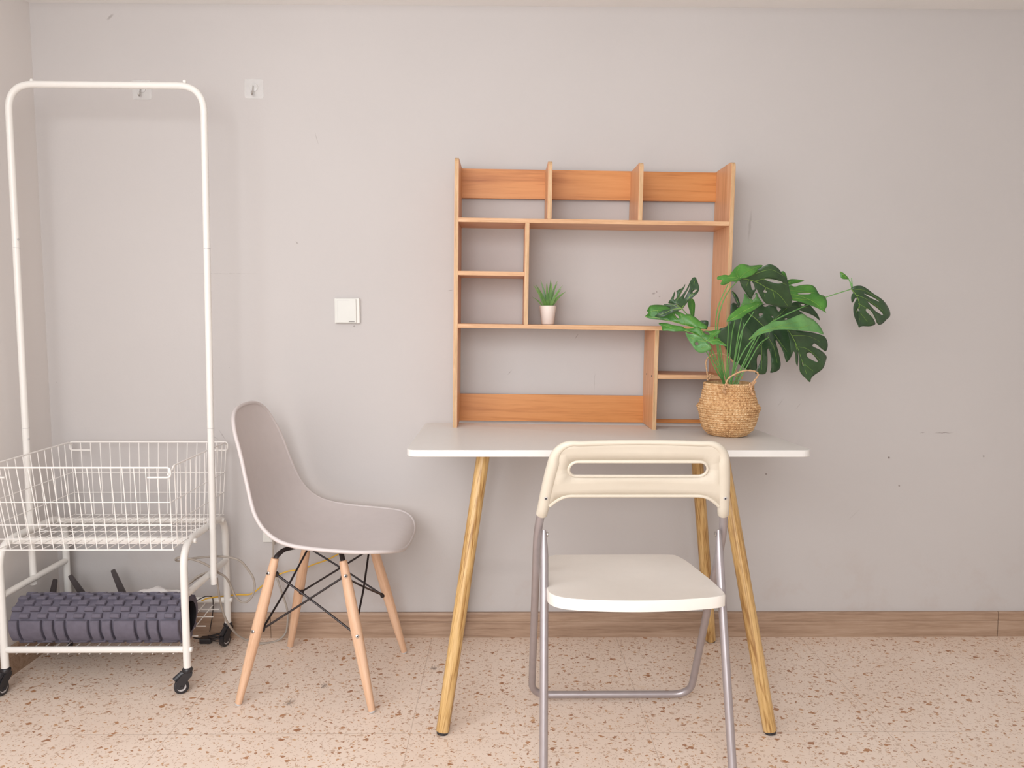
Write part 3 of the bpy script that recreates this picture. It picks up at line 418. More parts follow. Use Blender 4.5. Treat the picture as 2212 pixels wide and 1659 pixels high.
# ================================================================ SMALL SUCCULENT
def shelf_z(x, y, w_): return DZ+dz(-.1563, -.1645)+.0006 + w_*cos(.011) - (x+.1563)*sin(.011)
sxp, syp = .1375, -.095; szp = shelf_z(sxp, syp, S3)+.0012
suc = root('potted_succulent', 'small spiky green succulent in a white pot on the wooden shelf', 'potted plant', (sxp, syp, szp))
bm = nb(); lathe(bm, [(0, 0), (.0185, 0), (.0195, .001), (.0262, .057), (.0268, .0575), (.0262, .058), (.0245, .057), (.0235, .050), (0, .050)], 36)
obj('pot', bm, 'pot', suc, smooth=True)
bm = nb(); lathe(bm, [(0, .0505), (.015, .0525), (.0232, .051)], 24); obj('soil', bm, 'soil', suc, smooth=True)
def spike(base, tip, bend, wd, twist=0):
    bm = nb(); b = Vector(base); t = Vector(tip); n = 10; mid = (b+t)/2+Vector(bend)
    side = (t-b).cross(Vector((0, 1, 0.001))).normalized() if abs((t-b).normalized().y) < .9 else Vector((1,0,0))
    rings = []
    for i in range(n+1):
        s = i/n; p = b*(1-s)**2+mid*2*s*(1-s)+t*s*s; w_ = wd*(1-s)**.75*(.55+1.4*s if s < .32 else 1.0) if i < n else .0002
        d = ((mid-b)*(1-s)+(t-mid)*s).normalized(); sd = side; nn = d.cross(sd).normalized()
        rings.append([bm.verts.new(p+sd*(w_*c_)+nn*(w_*.5*k_)) for c_, k_ in ((-1, .35), (-.4, -.25), (.4, -.25), (1, .35), (.4, .45), (-.4, .45))])
    for A, B in zip(rings, rings[1:]):
        for k in range(6): bm.faces.new((A[k], A[(k+1) % 6], B[(k+1) % 6], B[k]))
    bm.faces.new(rings[0][::-1]); bm.faces.new(rings[-1]); bmesh.ops.recalc_face_normals(bm, faces=bm.faces)
    return bm
def sx_(px): return (px-590)*.000111
def sz_(py): return .054+(960-py)*.000111
SP = [((440,960),(140,680),.004,-.01),((500,955),(170,350),.0085,-.012),((520,950),(255,315),.0075,.015),((560,955),(390,195),.0075,.01),((585,955),(530,320),.0085,-.02),((600,955),(570,235),.006,.015),
      ((620,955),(690,150),.007,.02),((630,955),(690,270),.009,-.014),((640,955),(865,225),.0085,.008),((650,955),(1000,355),.007,-.004),((655,955),(945,470),.008,-.02),((690,955),(1100,525),.0085,.004),((610,955),(880,290),.006,.022),((540,955),(290,420),.006,-.024)]
for (bx, by), (tx, ty), wd, dy in SP:
    b = ((sx_(bx))*.8, dy*.4, .051); t = (sx_(tx), dy*1.6, sz_(ty))
    lean = (sx_(tx)-sx_(bx))
    obj('leaf', spike(b, t, (-lean*.18, 0, abs(lean)*.12), wd*.78), 'aloe', suc, smooth=True, angle=60)

# ================================================================ WOVEN BASKET
BX, BYY, BZ = .6565, -.281, DZ+dz(.6565, -.281)+.0008
bk = root('woven_basket', 'round belly basket of braided straw with rope handles on the desk', 'basket', (BX, BYY, BZ))
raw = [(1530,.050),(1505,.0555),(1450,.0655),(1400,.0722),(1300,.0775),(1200,.0808),(1050,.0853),(985,.0885),(955,.0905),(930,.0885),(880,.0824),(750,.0768),(600,.0718),(470,.0697)]
prof = [((1530-y)*.000146+.0015, r_) for y, r_ in raw]
def rad(z):
    for (z0_, r0_), (z1_, r1_) in zip(prof, prof[1:]):
        if z <= z1_: t = (z-z0_)/(z1_-z0_); return r0_+(r1_-r0_)*t
    return prof[-1][1]
bm = nb(); NR, NC = 23, 62; su, sv = 6, 6; zt = prof[-1][0]; Z0 = prof[0][0]
nu, nv = NC*su, NR*sv; rings = []
random.seed(3); jit = [[random.uniform(.75, 1.2) for _ in range(NC)] for _ in range(NR+1)]
for j in range(nv+1):
    z = Z0+(zt-Z0)*j/nv; row = j*NR/nv; ri = min(int(row), NR-1); fr = row-ri; s = 1 if ri % 2 else -1; ring = []
    for i in range(nu):
        a = 2*pi*i/nu; u_ = i*NC/nu + s*.85*(fr-.5); ci = int(math.floor(u_)) % NC
        h_ = (abs(sin(pi*fr))**.42)*(abs(sin(pi*u_))**.5)*jit[ri][ci]
        r_ = rad(z)+.0042*h_-.0026+.0012*sin(a*3+z*40)
        ring.append(bm.verts.new((r_*cos(a), r_*sin(a), z)))
    rings.append(ring)
for A, B in zip(rings, rings[1:]):
    for k in range(nu): bm.faces.new((A[k], A[(k+1) % nu], B[(k+1) % nu], B[k]))
bm.faces.new(rings[0][::-1])
inner = [[bm.verts.new(((rad(zz)-.004)*cos(2*pi*k/nu), (rad(zz)-.004)*sin(2*pi*k/nu), zz)) for k in range(nu)] for zz in (zt, .12, .085)]
prev = rings[-1]
for B in inner:
    for k in range(nu): bm.faces.new((prev[k], prev[(k+1) % nu], B[(k+1) % nu], B[k]))
    prev = B
bm.faces.new(prev)
obj('basket_body', bm, 'straw', bk, smooth=True, angle=70)
def rope(name, pts, r=.0022):
    bm = nb(); P = smooth_path(pts, 8); tt = [r*(1+.22*sin(i*1.3)) for i in range(len(P))]
    tube(bm, P, tt, 8); return bm
def b3(px, py, y): return ((px-866)*.000147, y, .0015+(1530-py)*.000147)
hf = [b3(640,640,-.071), b3(622,560,-.073), b3(650,480,-.073), b3(700,360,-.075), b3(840,260,-.078), b3(1010,205,-.078), b3(1180,215,-.074), b3(1285,265,-.066), b3(1285,340,-.060), b3(1215,430,-.058), b3(1165,500,-.062), b3(1180,640,-.066)]
h_ = obj('handle', rope('h', hf), 'rope', bk, smooth=True)
for c_ in ((640,520,-.074), (690,480,-.074), (620,600,-.074), (1150,490,-.066), (1220,460,-.062), (1180,640,-.067)):
    bm = nb(); x, y, z = b3(*c_); P = [Vector((x+.005*cos(t*1.1), y-.001+.003*sin(t*1.7), z+.006*sin(t*1.1+c_[0]))) for t in range(7)]
    tube(bm, smooth_path(P, 4), .0019, 6); obj('knot', bm, 'rope', h_, smooth=True)
hb = [b3(545,470,.055), b3(545,380,.058), b3(522,200,.062), b3(520,80,.064), b3(600,-20,.066), b3(760,-70,.067), b3(930,-30,.067), b3(1090,120,.066), b3(1140,330,.060), b3(1130,470,.056)]
h2 = obj('handle', rope('h', hb), 'rope', bk, smooth=True)
for c_ in ((560,380,.05), (610,400,.05), (1130,400,.05), (1160,330,.05), (1190,400,.045)):
    bm = nb(); x, y, z = b3(*c_); P = [Vector((x+.006*cos(t*1.1), y+.003*sin(t*1.7), z+.006*sin(t*1.3+c_[0]))) for t in range(7)]
    tube(bm, smooth_path(P, 4), .0016, 6); obj('knot', bm, 'rope', h2, smooth=True)

# ================================================================ MONSTERA
mo = root('monstera_plant', 'large monstera with split green leaves growing out of the woven basket', 'potted plant', (BX, BYY, BZ+.0))
MO = Vector(mo.location)
def inside(p, poly):
    x, y = p; c_ = False; n = len(poly); j = n-1
    for i in range(n):
        xi, yi = poly[i]; xj, yj = poly[j]
        if (yi > y) != (yj > y) and x < (xj-xi)*(y-yi)/(yj-yi)+xi: c_ = not c_
        j = i
    return c_
for tone, outl, holes, veins in LEAVES:
    P3 = [Vector(p)/1e4 for p in outl]; cen = sum(P3, Vector())/len(P3)
    H3 = [[Vector(p)/1e4 for p in h] for h in holes]
    # least-squares plane + bow  y = a + b x + c z + d (x^2+z^2)
    P3 = smooth_path(P3, 4, True); H3 = [smooth_path(h, 3, True) for h in H3]
    allp = P3+[p for h in H3 for p in h]
    import numpy as np
    A_ = np.array([[1, p.x-cen.x, p.z-cen.z, (p.x-cen.x)**2+(p.z-cen.z)**2] for p in allp]); yv = np.array([p.y for p in allp])
    A2 = np.vstack([A_, np.eye(4)*1e-4]); y2 = np.concatenate([yv, [0]*4]); cf = np.linalg.lstsq(A2, y2, rcond=None)[0]
    Y = lambda x, z: float(cf[0]+cf[1]*(x-cen.x)+cf[2]*(z-cen.z)+cf[3]*((x-cen.x)**2+(z-cen.z)**2))
    poly = [(p.x, p.z) for p in P3]; hp = [[(p.x, p.z) for p in h] for h in H3]
    vs = list(poly); es = [(i, (i+1) % len(poly)) for i in range(len(poly))]
    for h in hp:
        o_ = len(vs); vs += h; es += [(o_+i, o_+(i+1) % len(h)) for i in range(len(h))]
    xs = [p[0] for p in poly]; zs = [p[1] for p in poly]; st = .008; x = min(xs)
    while x < max(xs):
        z = min(zs)
        while z < max(zs):
            if inside((x, z), poly) and not any(inside((x, z), h) for h in hp) and min((x-q[0])**2+(z-q[1])**2 for q in vs[:len(poly)+sum(map(len, hp))]) > 1e-5: vs.append((x, z))
            z += st
        x += st
    r_ = geometry.delaunay_2d_cdt([Vector(v) for v in vs], es, [], 0, 1e-6)
    # a soft channel along the first vein gives the blade its fold
    mid = [(p[0]/1e4, p[2]/1e4) for p in veins[0]]
    def dmid(x, z):
        b_ = 9
        for (x0, z0), (x1, z1) in zip(mid, mid[1:]):
            L2 = (x1-x0)**2+(z1-z0)**2+1e-12; t = max(0, min(1, ((x-x0)*(x1-x0)+(z-z0)*(z1-z0))/L2))
            b_ = min(b_, math.hypot(x-x0-t*(x1-x0), z-z0-t*(z1-z0)))
        return b_
    YY = lambda x, z: Y(x, z) + .012*math.exp(-dmid(x, z)/.018) + .0025*sin(x*95+z*70)
    bm = nb(); bv = [bm.verts.new((v[0], YY(v[0], v[1]), v[1])) for v in r_[0]]
    for f_ in r_[2]:
        c2 = (sum(r_[0][i][0] for i in f_)/3, sum(r_[0][i][1] for i in f_)/3)
        if inside(c2, poly) and not any(inside(c2, h) for h in hp): bm.faces.new([bv[i] for i in f_])
    for v in [v for v in bm.verts if not v.link_faces]: bm.verts.remove(v)
    bmesh.ops.recalc_face_normals(bm, faces=bm.faces)
    lf = obj('leaf', bm, tone, mo, smooth=True, shift=MO, angle=80)
    s_ = lf.modifiers.new('thickness', 'SOLIDIFY'); s_.thickness = .0009; s_.offset = 0
    bm = nb()
    for i, v in enumerate(veins):
        q = smooth_path([Vector((p[0]/1e4, YY(p[0]/1e4, p[2]/1e4)-.0008, p[2]/1e4)) for p in v], 6)
        q = [Vector((p.x, YY(p.x, p.z)-.0015, p.z)) for p in q]
        r0_ = .0011 if i == 0 else .0006; tube(bm, q, [r0_*(1-.6*k/len(q)) for k in range(len(q))], 6)
    obj('leaf_vein', bm, 'vein', lf, smooth=True, shift=MO)
for s in STEMS:
    P = [Vector(p)/1e4 for p in s]; bm = nb(); q = smooth_path(P, 8); n = len(q)
    tube(bm, q, [(.0022-.0009*i/n) for i in range(n)], 8)
    obj('stem', bm, 'stem', mo, smooth=True, shift=MO)
bm = nb(); lathe(bm, [(0, .128), (.03, .130), (.062, .127)], 28); obj('soil', bm, 'soil', mo, smooth=True)

# ================================================================ SHELL CHAIR
CY = math.radians(-6.3)
ch = root('shell_chair', 'light grey moulded plastic shell chair with wooden dowel legs beside the desk', 'chair', (-.530, -.273, 0), (0, 0, CY))
# rows: rim forward, rim height, half width, dip of the middle (backwards/down)
rows = [(-.224,.827,.016,.000),(-.2235,.825,.050,.003),(-.221,.820,.082,.006),(-.216,.809,.112,.012),(-.208,.790,.136,.018),(-.197,.760,.154,.026),(-.184,.727,.166,.031),(-.173,.693,.175,.036),(-.163,.655,.183,.040),
        (-.153,.620,.190,.044),(-.144,.590,.198,.047),(-.130,.553,.208,.050),(-.105,.517,.217,.051),(-.070,.491,.225,.048),(-.030,.477,.230,.042),(.020,.469,.231,.036),(.070,.464,.231,.030),(.120,.460,.229,.023),
        (.160,.457,.223,.016),(.190,.455,.213,.010),(.212,.451,.198,.005),(.228,.446,.179,.001),(.240,.440,.155,-.001),(.248,.433,.126,-.002),(.253,.427,.088,-.002),(.255,.424,.040,-.001)]
def chair_pt(i, t, off=0):
    F, Z, hw, dip = rows[i]; a = rows[max(i-1, 0)]; b = rows[min(i+1, len(rows)-1)]
    tx, tz = b[0]-a[0], b[1]-a[1]; l = math.hypot(tx, tz); nx, nz = tz/l, -tx/l       # outward (backwards, down)
    q = dip*(1-abs(t)**2.4)-off
    return Vector((F+nx*q, hw*sin(t*pi/2) if False else hw*t, Z+nz*q))
bm = nb(); NT = 24; grid = []
for i in range(len(rows)):
    grid.append([bm.verts.new(chair_pt(i, sin((k/NT*2-1)*pi/2))) for k in range(NT+1)])
for A, B in zip(grid, grid[1:]):
    for k in range(NT): bm.faces.new((A[k], A[k+1], B[k+1], B[k]))
bmesh.ops.recalc_face_normals(bm, faces=bm.faces)
shell = obj('seat_shell', bm, 'shell', ch, smooth=True, angle=80); shell.rotation_euler.z = math.radians(5.0)
s_ = shell.modifiers.new('thickness', 'SOLIDIFY'); s_.thickness = .0055; s_.offset = 0
s_ = shell.modifiers.new('sub', 'SUBSURF'); s_.levels = 1; s_.render_levels = 2
rim = [chair_pt(i, -1) for i in range(len(rows))]+[chair_pt(len(rows)-1, 0)]+[chair_pt(i, 1) for i in range(len(rows)-1, -1, -1)]+[chair_pt(0, 0)]
bm = nb(); q = smooth_path(rim, 4, True); tube(bm, q, .0056, 10, closed=True); r_ = obj('rim', bm, 'shell', ch, smooth=True); r_.rotation_euler.z = math.radians(5.0)
legs = {}
for (fx, fy) in ((1, 1), (1, -1), (-1, 1), (-1, -1)):
    foot = Vector((fx*.191, fy*.184, .004)); topp = Vector((fx*.098, fy*.128, .405))
    lg = dowel('leg', foot, topp, [(0, .0088), (.01, .0098), (.25, .0135), (.55, .0160), (.8, .0145), (.97, .0115), (1, .0105)], 'beech', ch)
    bm = nb(); lathe(bm, [(0, -.0035), (.0085, -.0035), (.009, 0), (.009, .002), (0, .002)], 16); pd = obj('foot_glide', bm, 'hubgrey', lg, smooth=True)
    d = (topp-foot).normalized(); legs[(fx, fy)] = (foot, topp, d)
    outw = (Vector((fx*.35, fy*1.0, 0))); outw = (outw-d*outw.dot(d)).normalized()
    for tt in (.90, .50):
        c_ = foot+(topp-foot)*tt
        bm = nb(); disc(bm, c_+outw*(.0125 if tt > .8 else .0145), outw, .0052, .0035, 14); disc(bm, c_+outw*.0155, outw, .0024, .0028, 8, 1)
        obj('bolt', bm, ['chrome', 'black'], ch, smooth=True)
# black steel frame: brackets and crossed braces
bm = nb()
for k, (foot, topp, d) in legs.items():
    fx, fy = k; pu = topp+d*.002
    tube(bm, fillet([topp-d*.05, pu, Vector((fx*.085, fy*.105, .4215)), Vector((fx*.055, fy*.05, .4215))], .012, 5), .0072, 8, flat=.45)
for a, b in (((1,1),(-1,-1)), ((1,-1),(-1,1))):
    tube(bm, [Vector((a[0]*.085, a[1]*.105, .4215)), Vector((b[0]*.085, b[1]*.105, .4215))], .006, 8, flat=.5)
obj('mounting_bracket', bm, 'black_metal', ch, smooth=True)
def legp(k, t, inn=.016):
    foot, topp, d = legs[k]; p = foot+(topp-foot)*t; i_ = Vector((-k[0], -k[1], 0)).normalized()*inn; return p+i_
order = [((-1,-1),(1,-1)), ((1,-1),(1,1)), ((1,1),(-1,1)), ((-1,1),(-1,-1))]
for a, b in order:
    for p, q in ((a, b), (b, a)):
        P, Q = legp(p, .88), legp(q, .50); off = Vector((0, 0, 0)); mid = (P+Q)/2
        inward = Vector((-(mid.x), -(mid.y), 0)).normalized()*(.004 if p == a else -.004)
        bm = nb(); tube(bm, [P, mid+inward, Q], .0031, 8); obj('brace', bm, 'black_metal', ch, smooth=True)
for k in legs:
    for t in (.88, .50):
        bm = nb(); c_ = legp(k, t, .013); i_ = Vector((-k[0], -k[1], 0)).normalized(); tube(bm, [c_-i_*.004, c_+i_*.006, c_+i_*.009], [.0072, .0085, .006], 10)
        obj('brace_joint', bm, 'black_metal', ch, smooth=True)

# ================================================================ FOLDING CHAIR
FX = .3045
fc = root('folding_chair', 'cream plastic folding chair with grey metal frame in front of the desk', 'chair', (FX, -.63, 0))
def fa(z): return -.417-.63-(z-.011)*.497+1.26    # y of the backrest tube (local)
def fa(z): return (-.417-(z-.011)*.497)+.63
def fb(z): return (-.705-(.575-z)*.28)+.63
HW, HI = .2235, .208
pts = [(-.1925, fa(.755), .755), (-HW, fa(.575), .575), (-HW-.001, fa(.02)-.0, .02), (HW+.001, fa(.02), .02), (HW, fa(.575), .575), (.1925, fa(.755), .755)]
pts = [(x, y, max(z, .0115)) for x, y, z in pts]
bm = nb(); tube(bm, fillet(pts, [.05, .052, .052, .05], 8), .0098, 16)
obj('back_frame', bm, 'steel', fc, smooth=True)
bm = nb()
for s in (-1, 1):
    z0_ = .0105
    p = [(s*HI, fb(.575)-.003, .578), (s*HI, fb(.50), .50), (s*(HI+.003), fb(.25), .25), (s*(HI+.006), fb(.04), .04), (s*(HI-.03), fb(.0)-.006, z0_)]
    q = fillet([Vector(v) for v in p[:3]], .05, 4)+[Vector(p[3])]
    tube(bm, q, [.004]+[.0100]*(len(q)-1) if False else [.0045, .0085]+[.0098]*(len(q)-2), 16)
bar = fillet([(-(HI+.006), fb(.04), .04), (-(HI+.005), fb(0)-.003, .0105), ((HI+.005), fb(0)-.003, .0105), ((HI+.006), fb(.04), .04)], .025, 6)
tube(bm, bar, .0098, 16)
obj('leg_frame', bm, 'steel', fc, smooth=True)
for s in (-1, 1):
    bm = nb(); disc(bm, (s*(HI-.006), fb(.565), .567), (-s, 0, 0), .006, .004, 12); obj('pivot_rivet', bm, 'chrome', fc, smooth=True)
    bm = nb(); tube(bm, [(s*.192, -.095, .437), (s*(HI+.004), fb(.437), .437)], .005, 10); obj('hinge_pin', bm, 'black', fc, smooth=True)
# backrest: sheet in the plane of the tube with a slot, ribbed edge and tubular sleeves
def bp(u, z, d=0):      # d > 0 towards the camera side
    n_ = Vector((0, -.8955, -.445)); return Vector((u, fa(z), z))+n_*d
def half(z):           # tube half distance at height z
    tb = [(.0, .2245), (.56, .2235), (.60, .2185), (.63, .2125), (.67, .2070), (.72, .1995), (.765, .190), (.81, .183)]
    for (z0_, h0), (z1_, h1) in zip(tb, tb[1:]):
        if z <= z1_: return h0+(h1-h0)*(z-z0_)/(z1_-z0_)
    return .183
NU = 48; zt, r_c = .8045, .045
def ztop(u):
    a = abs(u); e = .192
    return zt if a < e-r_c else zt-r_c+math.sqrt(max(0, r_c**2-(a-(e-r_c))**2))
def zbot(u):
    a = abs(u)
    return .6635 + .005*(a/.15)**2 if a < .150 else .6685-.024*((a-.150)/.048)**2
outer = []
K = 90
for i in range(K+1): u = -.178+.356*i/K; outer.append((u, ztop(u)))
for z in (.765, .74, .72, .70, .68, .665, .652): outer.append((half(z), z))
for i in range(K+1): u = .198-.396*i/K; outer.append((u, zbot(u)))
for z in (.652, .665, .68, .70, .72, .74, .765): outer.append((-half(z), z))
slot = []
for cx_, a0 in ((.1385, -pi/2), (-.1385, pi/2)):
    for i in range(13): a = a0+pi*i/12; slot.append((cx_+.0192*cos(a), .7405+.0185*sin(a)))
vs = list(outer); es = [(i, (i+1) % len(outer)) for i in range(len(outer))]; o_ = len(vs); vs += slot; es += [(o_+i, o_+(i+1) % len(slot)) for i in range(len(slot))]
x = -.19
while x < .195:
    for z in (.686, .700, .780, .790):
        if inside((x, z), outer) and not inside((x, z), slot) and min((x-a)**2+(z-b)**2 for a, b in vs[:o_+len(slot)]) > 4e-5: vs.append((x, z))
    x += .012
r_ = geometry.delaunay_2d_cdt([Vector(v) for v in vs], es, [], 0, 1e-6)
def curve(u): return .012*(1-(u/.2)**2)-.006      # slight curve of the sheet
bm = nb(); bv = [bm.verts.new(bp(v[0], v[1], -curve(v[0]))) for v in r_[0]]
for f_ in r_[2]:
    c2 = (sum(r_[0][i][0] for i in f_)/3, sum(r_[0][i][1] for i in f_)/3)
    if inside(c2, outer) and not inside(c2, slot): bm.faces.new([bv[i] for i in f_])
for v in [v for v in bm.verts if not v.link_faces]: bm.verts.remove(v)
bmesh.ops.recalc_face_normals(bm, faces=bm.faces)
br = obj('backrest', bm, 'cream', fc, smooth=True, angle=60)
s_ = br.modifiers.new('thickness', 'SOLIDIFY'); s_.thickness = .005; s_.offset = 0
bm = nb()     # raised rims
E_ = [bp(.198-.396*k/40, zbot(.198-.396*k/40)+.002, .0005-curve(.198-.396*k/40)) for k in range(41)]; tube(bm, E_, .0048, 8)
S_ = [bp(u, z, .002-curve(u)) for u, z in slot]; tube(bm, S_, .0034, 8, closed=True, flat=1.2)
obj('backrest_rim', bm, 'cream', fc, smooth=True)
for s in (-1, 1):
    P = [bp(s*half(z), z, 0) for z in (.617, .619, .64, .67, .70, .73)]; rr_ = [.0115, .0134, .0138, .0138, .0138, .0136]
    for k in range(11):
        a = pi/2*k/10; P.append(bp(s*(.150+.0415*cos(a)), .7585+.0435*sin(a), -.001*k/10)); rr_.append(.0134-.0072*(k/10)**.8)
    for k in range(1, 11): u = .150*(1-k/10); P.append(bp(s*u, .802, -curve(u)*.9)); rr_.append(.0062-.0010*k/10)
    bm = nb(); tube(bm, P, rr_, 18)
    sl_ = obj('frame_sleeve', bm, 'cream', fc, smooth=True)
    bm = nb(); disc(bm, bp(s*.2070, .672, .0128), (0, -.8955, -.445), .0046, .0022, 16); disc(bm, bp(s*.2070, .672, .0140), (0, -.8955, -.445), .0022, .0016, 10, 1)
    obj('screw', bm, ['hubgrey', 'black'], sl_, smooth=True)
# seat (local): near edge y = -.20, far edge y = +.125
seat_top = [(-.203,-.130),(-.203,-.060),(-.203,.045),(-.196,.095),(-.178,.118),(-.150,.126),(0,.131),(.135,.127),(.158,.112),(.172,.075),(.186,.0),(.198,-.075),(.203,-.135),(.203,-.160),(.195,-.176),(.165,-.190),(.09,-.204),(0,-.210),(-.09,-.207),(-.150,-.198),(-.182,-.182),(-.198,-.158)]
sp_ = smooth_path([Vector((x, y, 0)) for x, y in seat_top], 5, True)
cc = Vector((0, -.04, 0)); bm = nb(); rings = []
def seat_z(x, y): return .452 - .010*math.exp(-((x/.13)**2+((y+.03)/.12)**2)) + .004*max(0, (-y-.14)/.07)
levels = [(1.0, -.026), (1.0, -.003), (.992, 0.0), (.93, .0), (.8, 0), (.6, 0), (.4, 0), (.2, 0)]
for sc_, dz_ in [(.97, -.028)]+levels:
    rings.append([bm.verts.new((cc.x+(p.x-cc.x)*sc_, cc.y+(p.y-cc.y)*sc_, seat_z(cc.x+(p.x-cc.x)*sc_, cc.y+(p.y-cc.y)*sc_)+dz_)) for p in sp_])
n = len(sp_)
for A, B in zip(rings, rings[1:]):
    for k in range(n): bm.faces.new((A[k], A[(k+1) % n], B[(k+1) % n], B[k]))
cv = bm.verts.new((cc.x, cc.y, seat_z(cc.x, cc.y)))
for k in range(n): bm.faces.new((rings[-1][k], rings[-1][(k+1) % n], cv))
bm.faces.new(rings[0][::-1]); bmesh.ops.recalc_face_normals(bm, faces=bm.faces)
obj('seat', bm, 'seat_plastic', fc, smooth=True, angle=50)

# ================================================================ CLOTHES RACK
rk = root('clothes_rack', 'white metal rolling clothes rack with a tall hanging bar by the left wall', 'clothes rack', (-1.17, -.2, 0))
RL = Vector(rk.location); XA, XB, YF, YR = -1.432, -.911, -.36, -.04
for X in (XA, XB):
    bm = nb(); tube(bm, fillet([(X, YF, .068), (X, YF, .437), (X, YR, .437), (X, YR, .068)], .075, 10), .0105, 16)
    obj('side_frame', bm, 'white_metal', rk, smooth=True, shift=RL)
    bm = nb(); tube(bm, [(X, YF+.008, .285), (X, YR-.008, .285)], .0098, 14); obj('side_bar', bm, 'white_metal', rk, smooth=True, shift=RL)
for y, z in ((YF, .127), (YR, .150), (-.305, .430), (-.085, .430)):
    bm = nb(); tube(bm, [(XA+.008, y, z), (XB-.008, y, z)], .0092, 14); obj('cross_bar', bm, 'white_metal', rk, smooth=True, shift=RL)
PX0, PX1 = XA-.0205+.012, XB+.0205
bm = nb(); tube(bm, fillet([(-1.440, -.2, .262), (-1.436, -.2, 1.749), (-.872, -.2, 1.747), (-.890, -.2, .262)], .075, 10), .0097, 16)
hb_ = obj('hanging_bar', bm, 'white_metal', rk, smooth=True, shift=RL)
for x, z in ((-1.4375, .745), (-1.4365, 1.28), (-.8835, .745), (-.877, 1.28)):
    bm = nb(); tube(bm, [(x, -.2, z), (x, -.2, z+.0016)], .0101, 16); obj('joint_ring', bm, 'hubgrey', rk, smooth=True, shift=RL)
for x, z in ((-1.4365, 1.305), (-1.4375, .712)):
    bm = nb(); disc(bm, (x+.0085, -.2-.003, z), (1, -.3, 0), .0032, .002, 10); obj('joint_screw', bm, 'hubgrey', rk, smooth=True, shift=RL)
for x in (-.926, -1.366):
    bm = nb(); bmesh.ops.create_uvsphere(bm, u_segments=12, v_segments=8, radius=.0055); bmesh.ops.translate(bm, verts=bm.verts, vec=(x, -.2, 1.759)); obj('stop_knob', bm, 'white_metal', rk, smooth=True, shift=RL)
for s, X in ((-1, XA), (1, XB)):
    for y, z, o_ in ((YF, .127, 0), (YR, .150, 0), (-.305, .430, 0), (-.085, .430, 0)):
        bm = nb(); disc(bm, (X+s*.0095, y, z), (s, 0, 0), .0075, .007, 14); disc(bm, (X+s*.016, y, z), (s, 0, 0), .0035, .0016, 10, 1); obj('bolt_cap', bm, ['white_metal', 'hubgrey'], rk, smooth=True, shift=RL)
for z in (.437, .285):
    bm = nb(); disc(bm, (-.8895+.008, -.2, z), (1, -.4, 0), .0042, .0035, 12); obj('pole_bolt', bm, 'hubgrey', rk, smooth=True, shift=RL)
def caster(x, y, ang):
    c_ = bpy.data.objects.new('caster', None)
    bm = nb(); d = Vector((cos(ang), sin(ang), 0)); sd = Vector((-d.y, d.x, 0)); b = Vector((x, y, 0)); wc = b+d*.017+Vector((0, 0, .0205))
    lathe(bm, [(0, .060), (.013, .060), (.0145, .064), (.0145, .069), (.012, .073), (.0105, .074), (0, .074)], 18, (x, y))
    for s in (-1, 1):
        pr = [(-.013, .060), (.012, .060), (.030, .040), (.034, .022), (.024, .014), (.012, .016), (.004, .034), (-.011, .050)]
        A = [bm.verts.new(b+d*p+sd*(s*.0105)+Vector((0, 0, q))) for p, q in pr]; B = [bm.verts.new(b+d*p+sd*(s*.0085)+Vector((0, 0, q))) for p, q in pr]
        for k in range(len(pr)): bm.faces.new((A[k], A[(k+1) % len(pr)], B[(k+1) % len(pr)], B[k]))
        bm.faces.new(A); bm.faces.new(B[::-1])
    A = [b+d*-.012+Vector((0, 0, .054)), b+d*.015+Vector((0, 0, .057)), b+d*.034+Vector((0, 0, .041))]
    tube(bm, A, .0095, 10, flat=.8)
    bmesh.ops.recalc_face_normals(bm, faces=bm.faces)
    hs = obj('caster', bm, 'black', rk, smooth=True, shift=RL)
    bm = nb(); tube(bm, [wc-sd*.0075, wc-sd*.006, wc+sd*.006, wc+sd*.0075], [.0175, .0205, .0205, .0175], 28); wh = obj('wheel', bm, 'black', hs, smooth=True, shift=RL)
    bm = nb()
    for s in (-1, 1): tube(bm, [wc+sd*(s*.0072), wc+sd*(s*.0085)], [.0128, .0118], 24); 
    hb2 = obj('wheel_hub', bm, 'hubgrey', hs, smooth=True, shift=RL); hb2['label'] = 'light grey wheel hub'
    bm = nb()
    for s in (-1, 1): tube(bm, [wc+sd*(s*.0083), wc+sd*(s*.0125)], [.005, .0045], 14)
    obj('axle', bm, 'black', hs, smooth=True, shift=RL)
caster(XA, YF, math.radians(-100)); caster(XB, YF, math.radians(-155)); caster(XB, YR, math.radians(-110)); caster(XA, YR, math.radians(-60))
# lower wire shelf
ws = nb()
x = XA+.03
while x < XB-.02:
    tube(ws, [(x, YF+.004, .1120), (x, YR-.004, .1400)], .0016, 6); x += .030
for y in (-.31, -.25, -.19, -.13, -.08): tube(ws, [(XA+.012, y, .1120+(y-YF-.004)/(YR-YF-.008)*.0280-.0030), (XB-.012, y, .1120+(y-YF-.004)/(YR-YF-.008)*.0280-.0030)], .0018, 6)
obj('wire_shelf', ws, 'wire', rk, smooth=True, shift=RL)

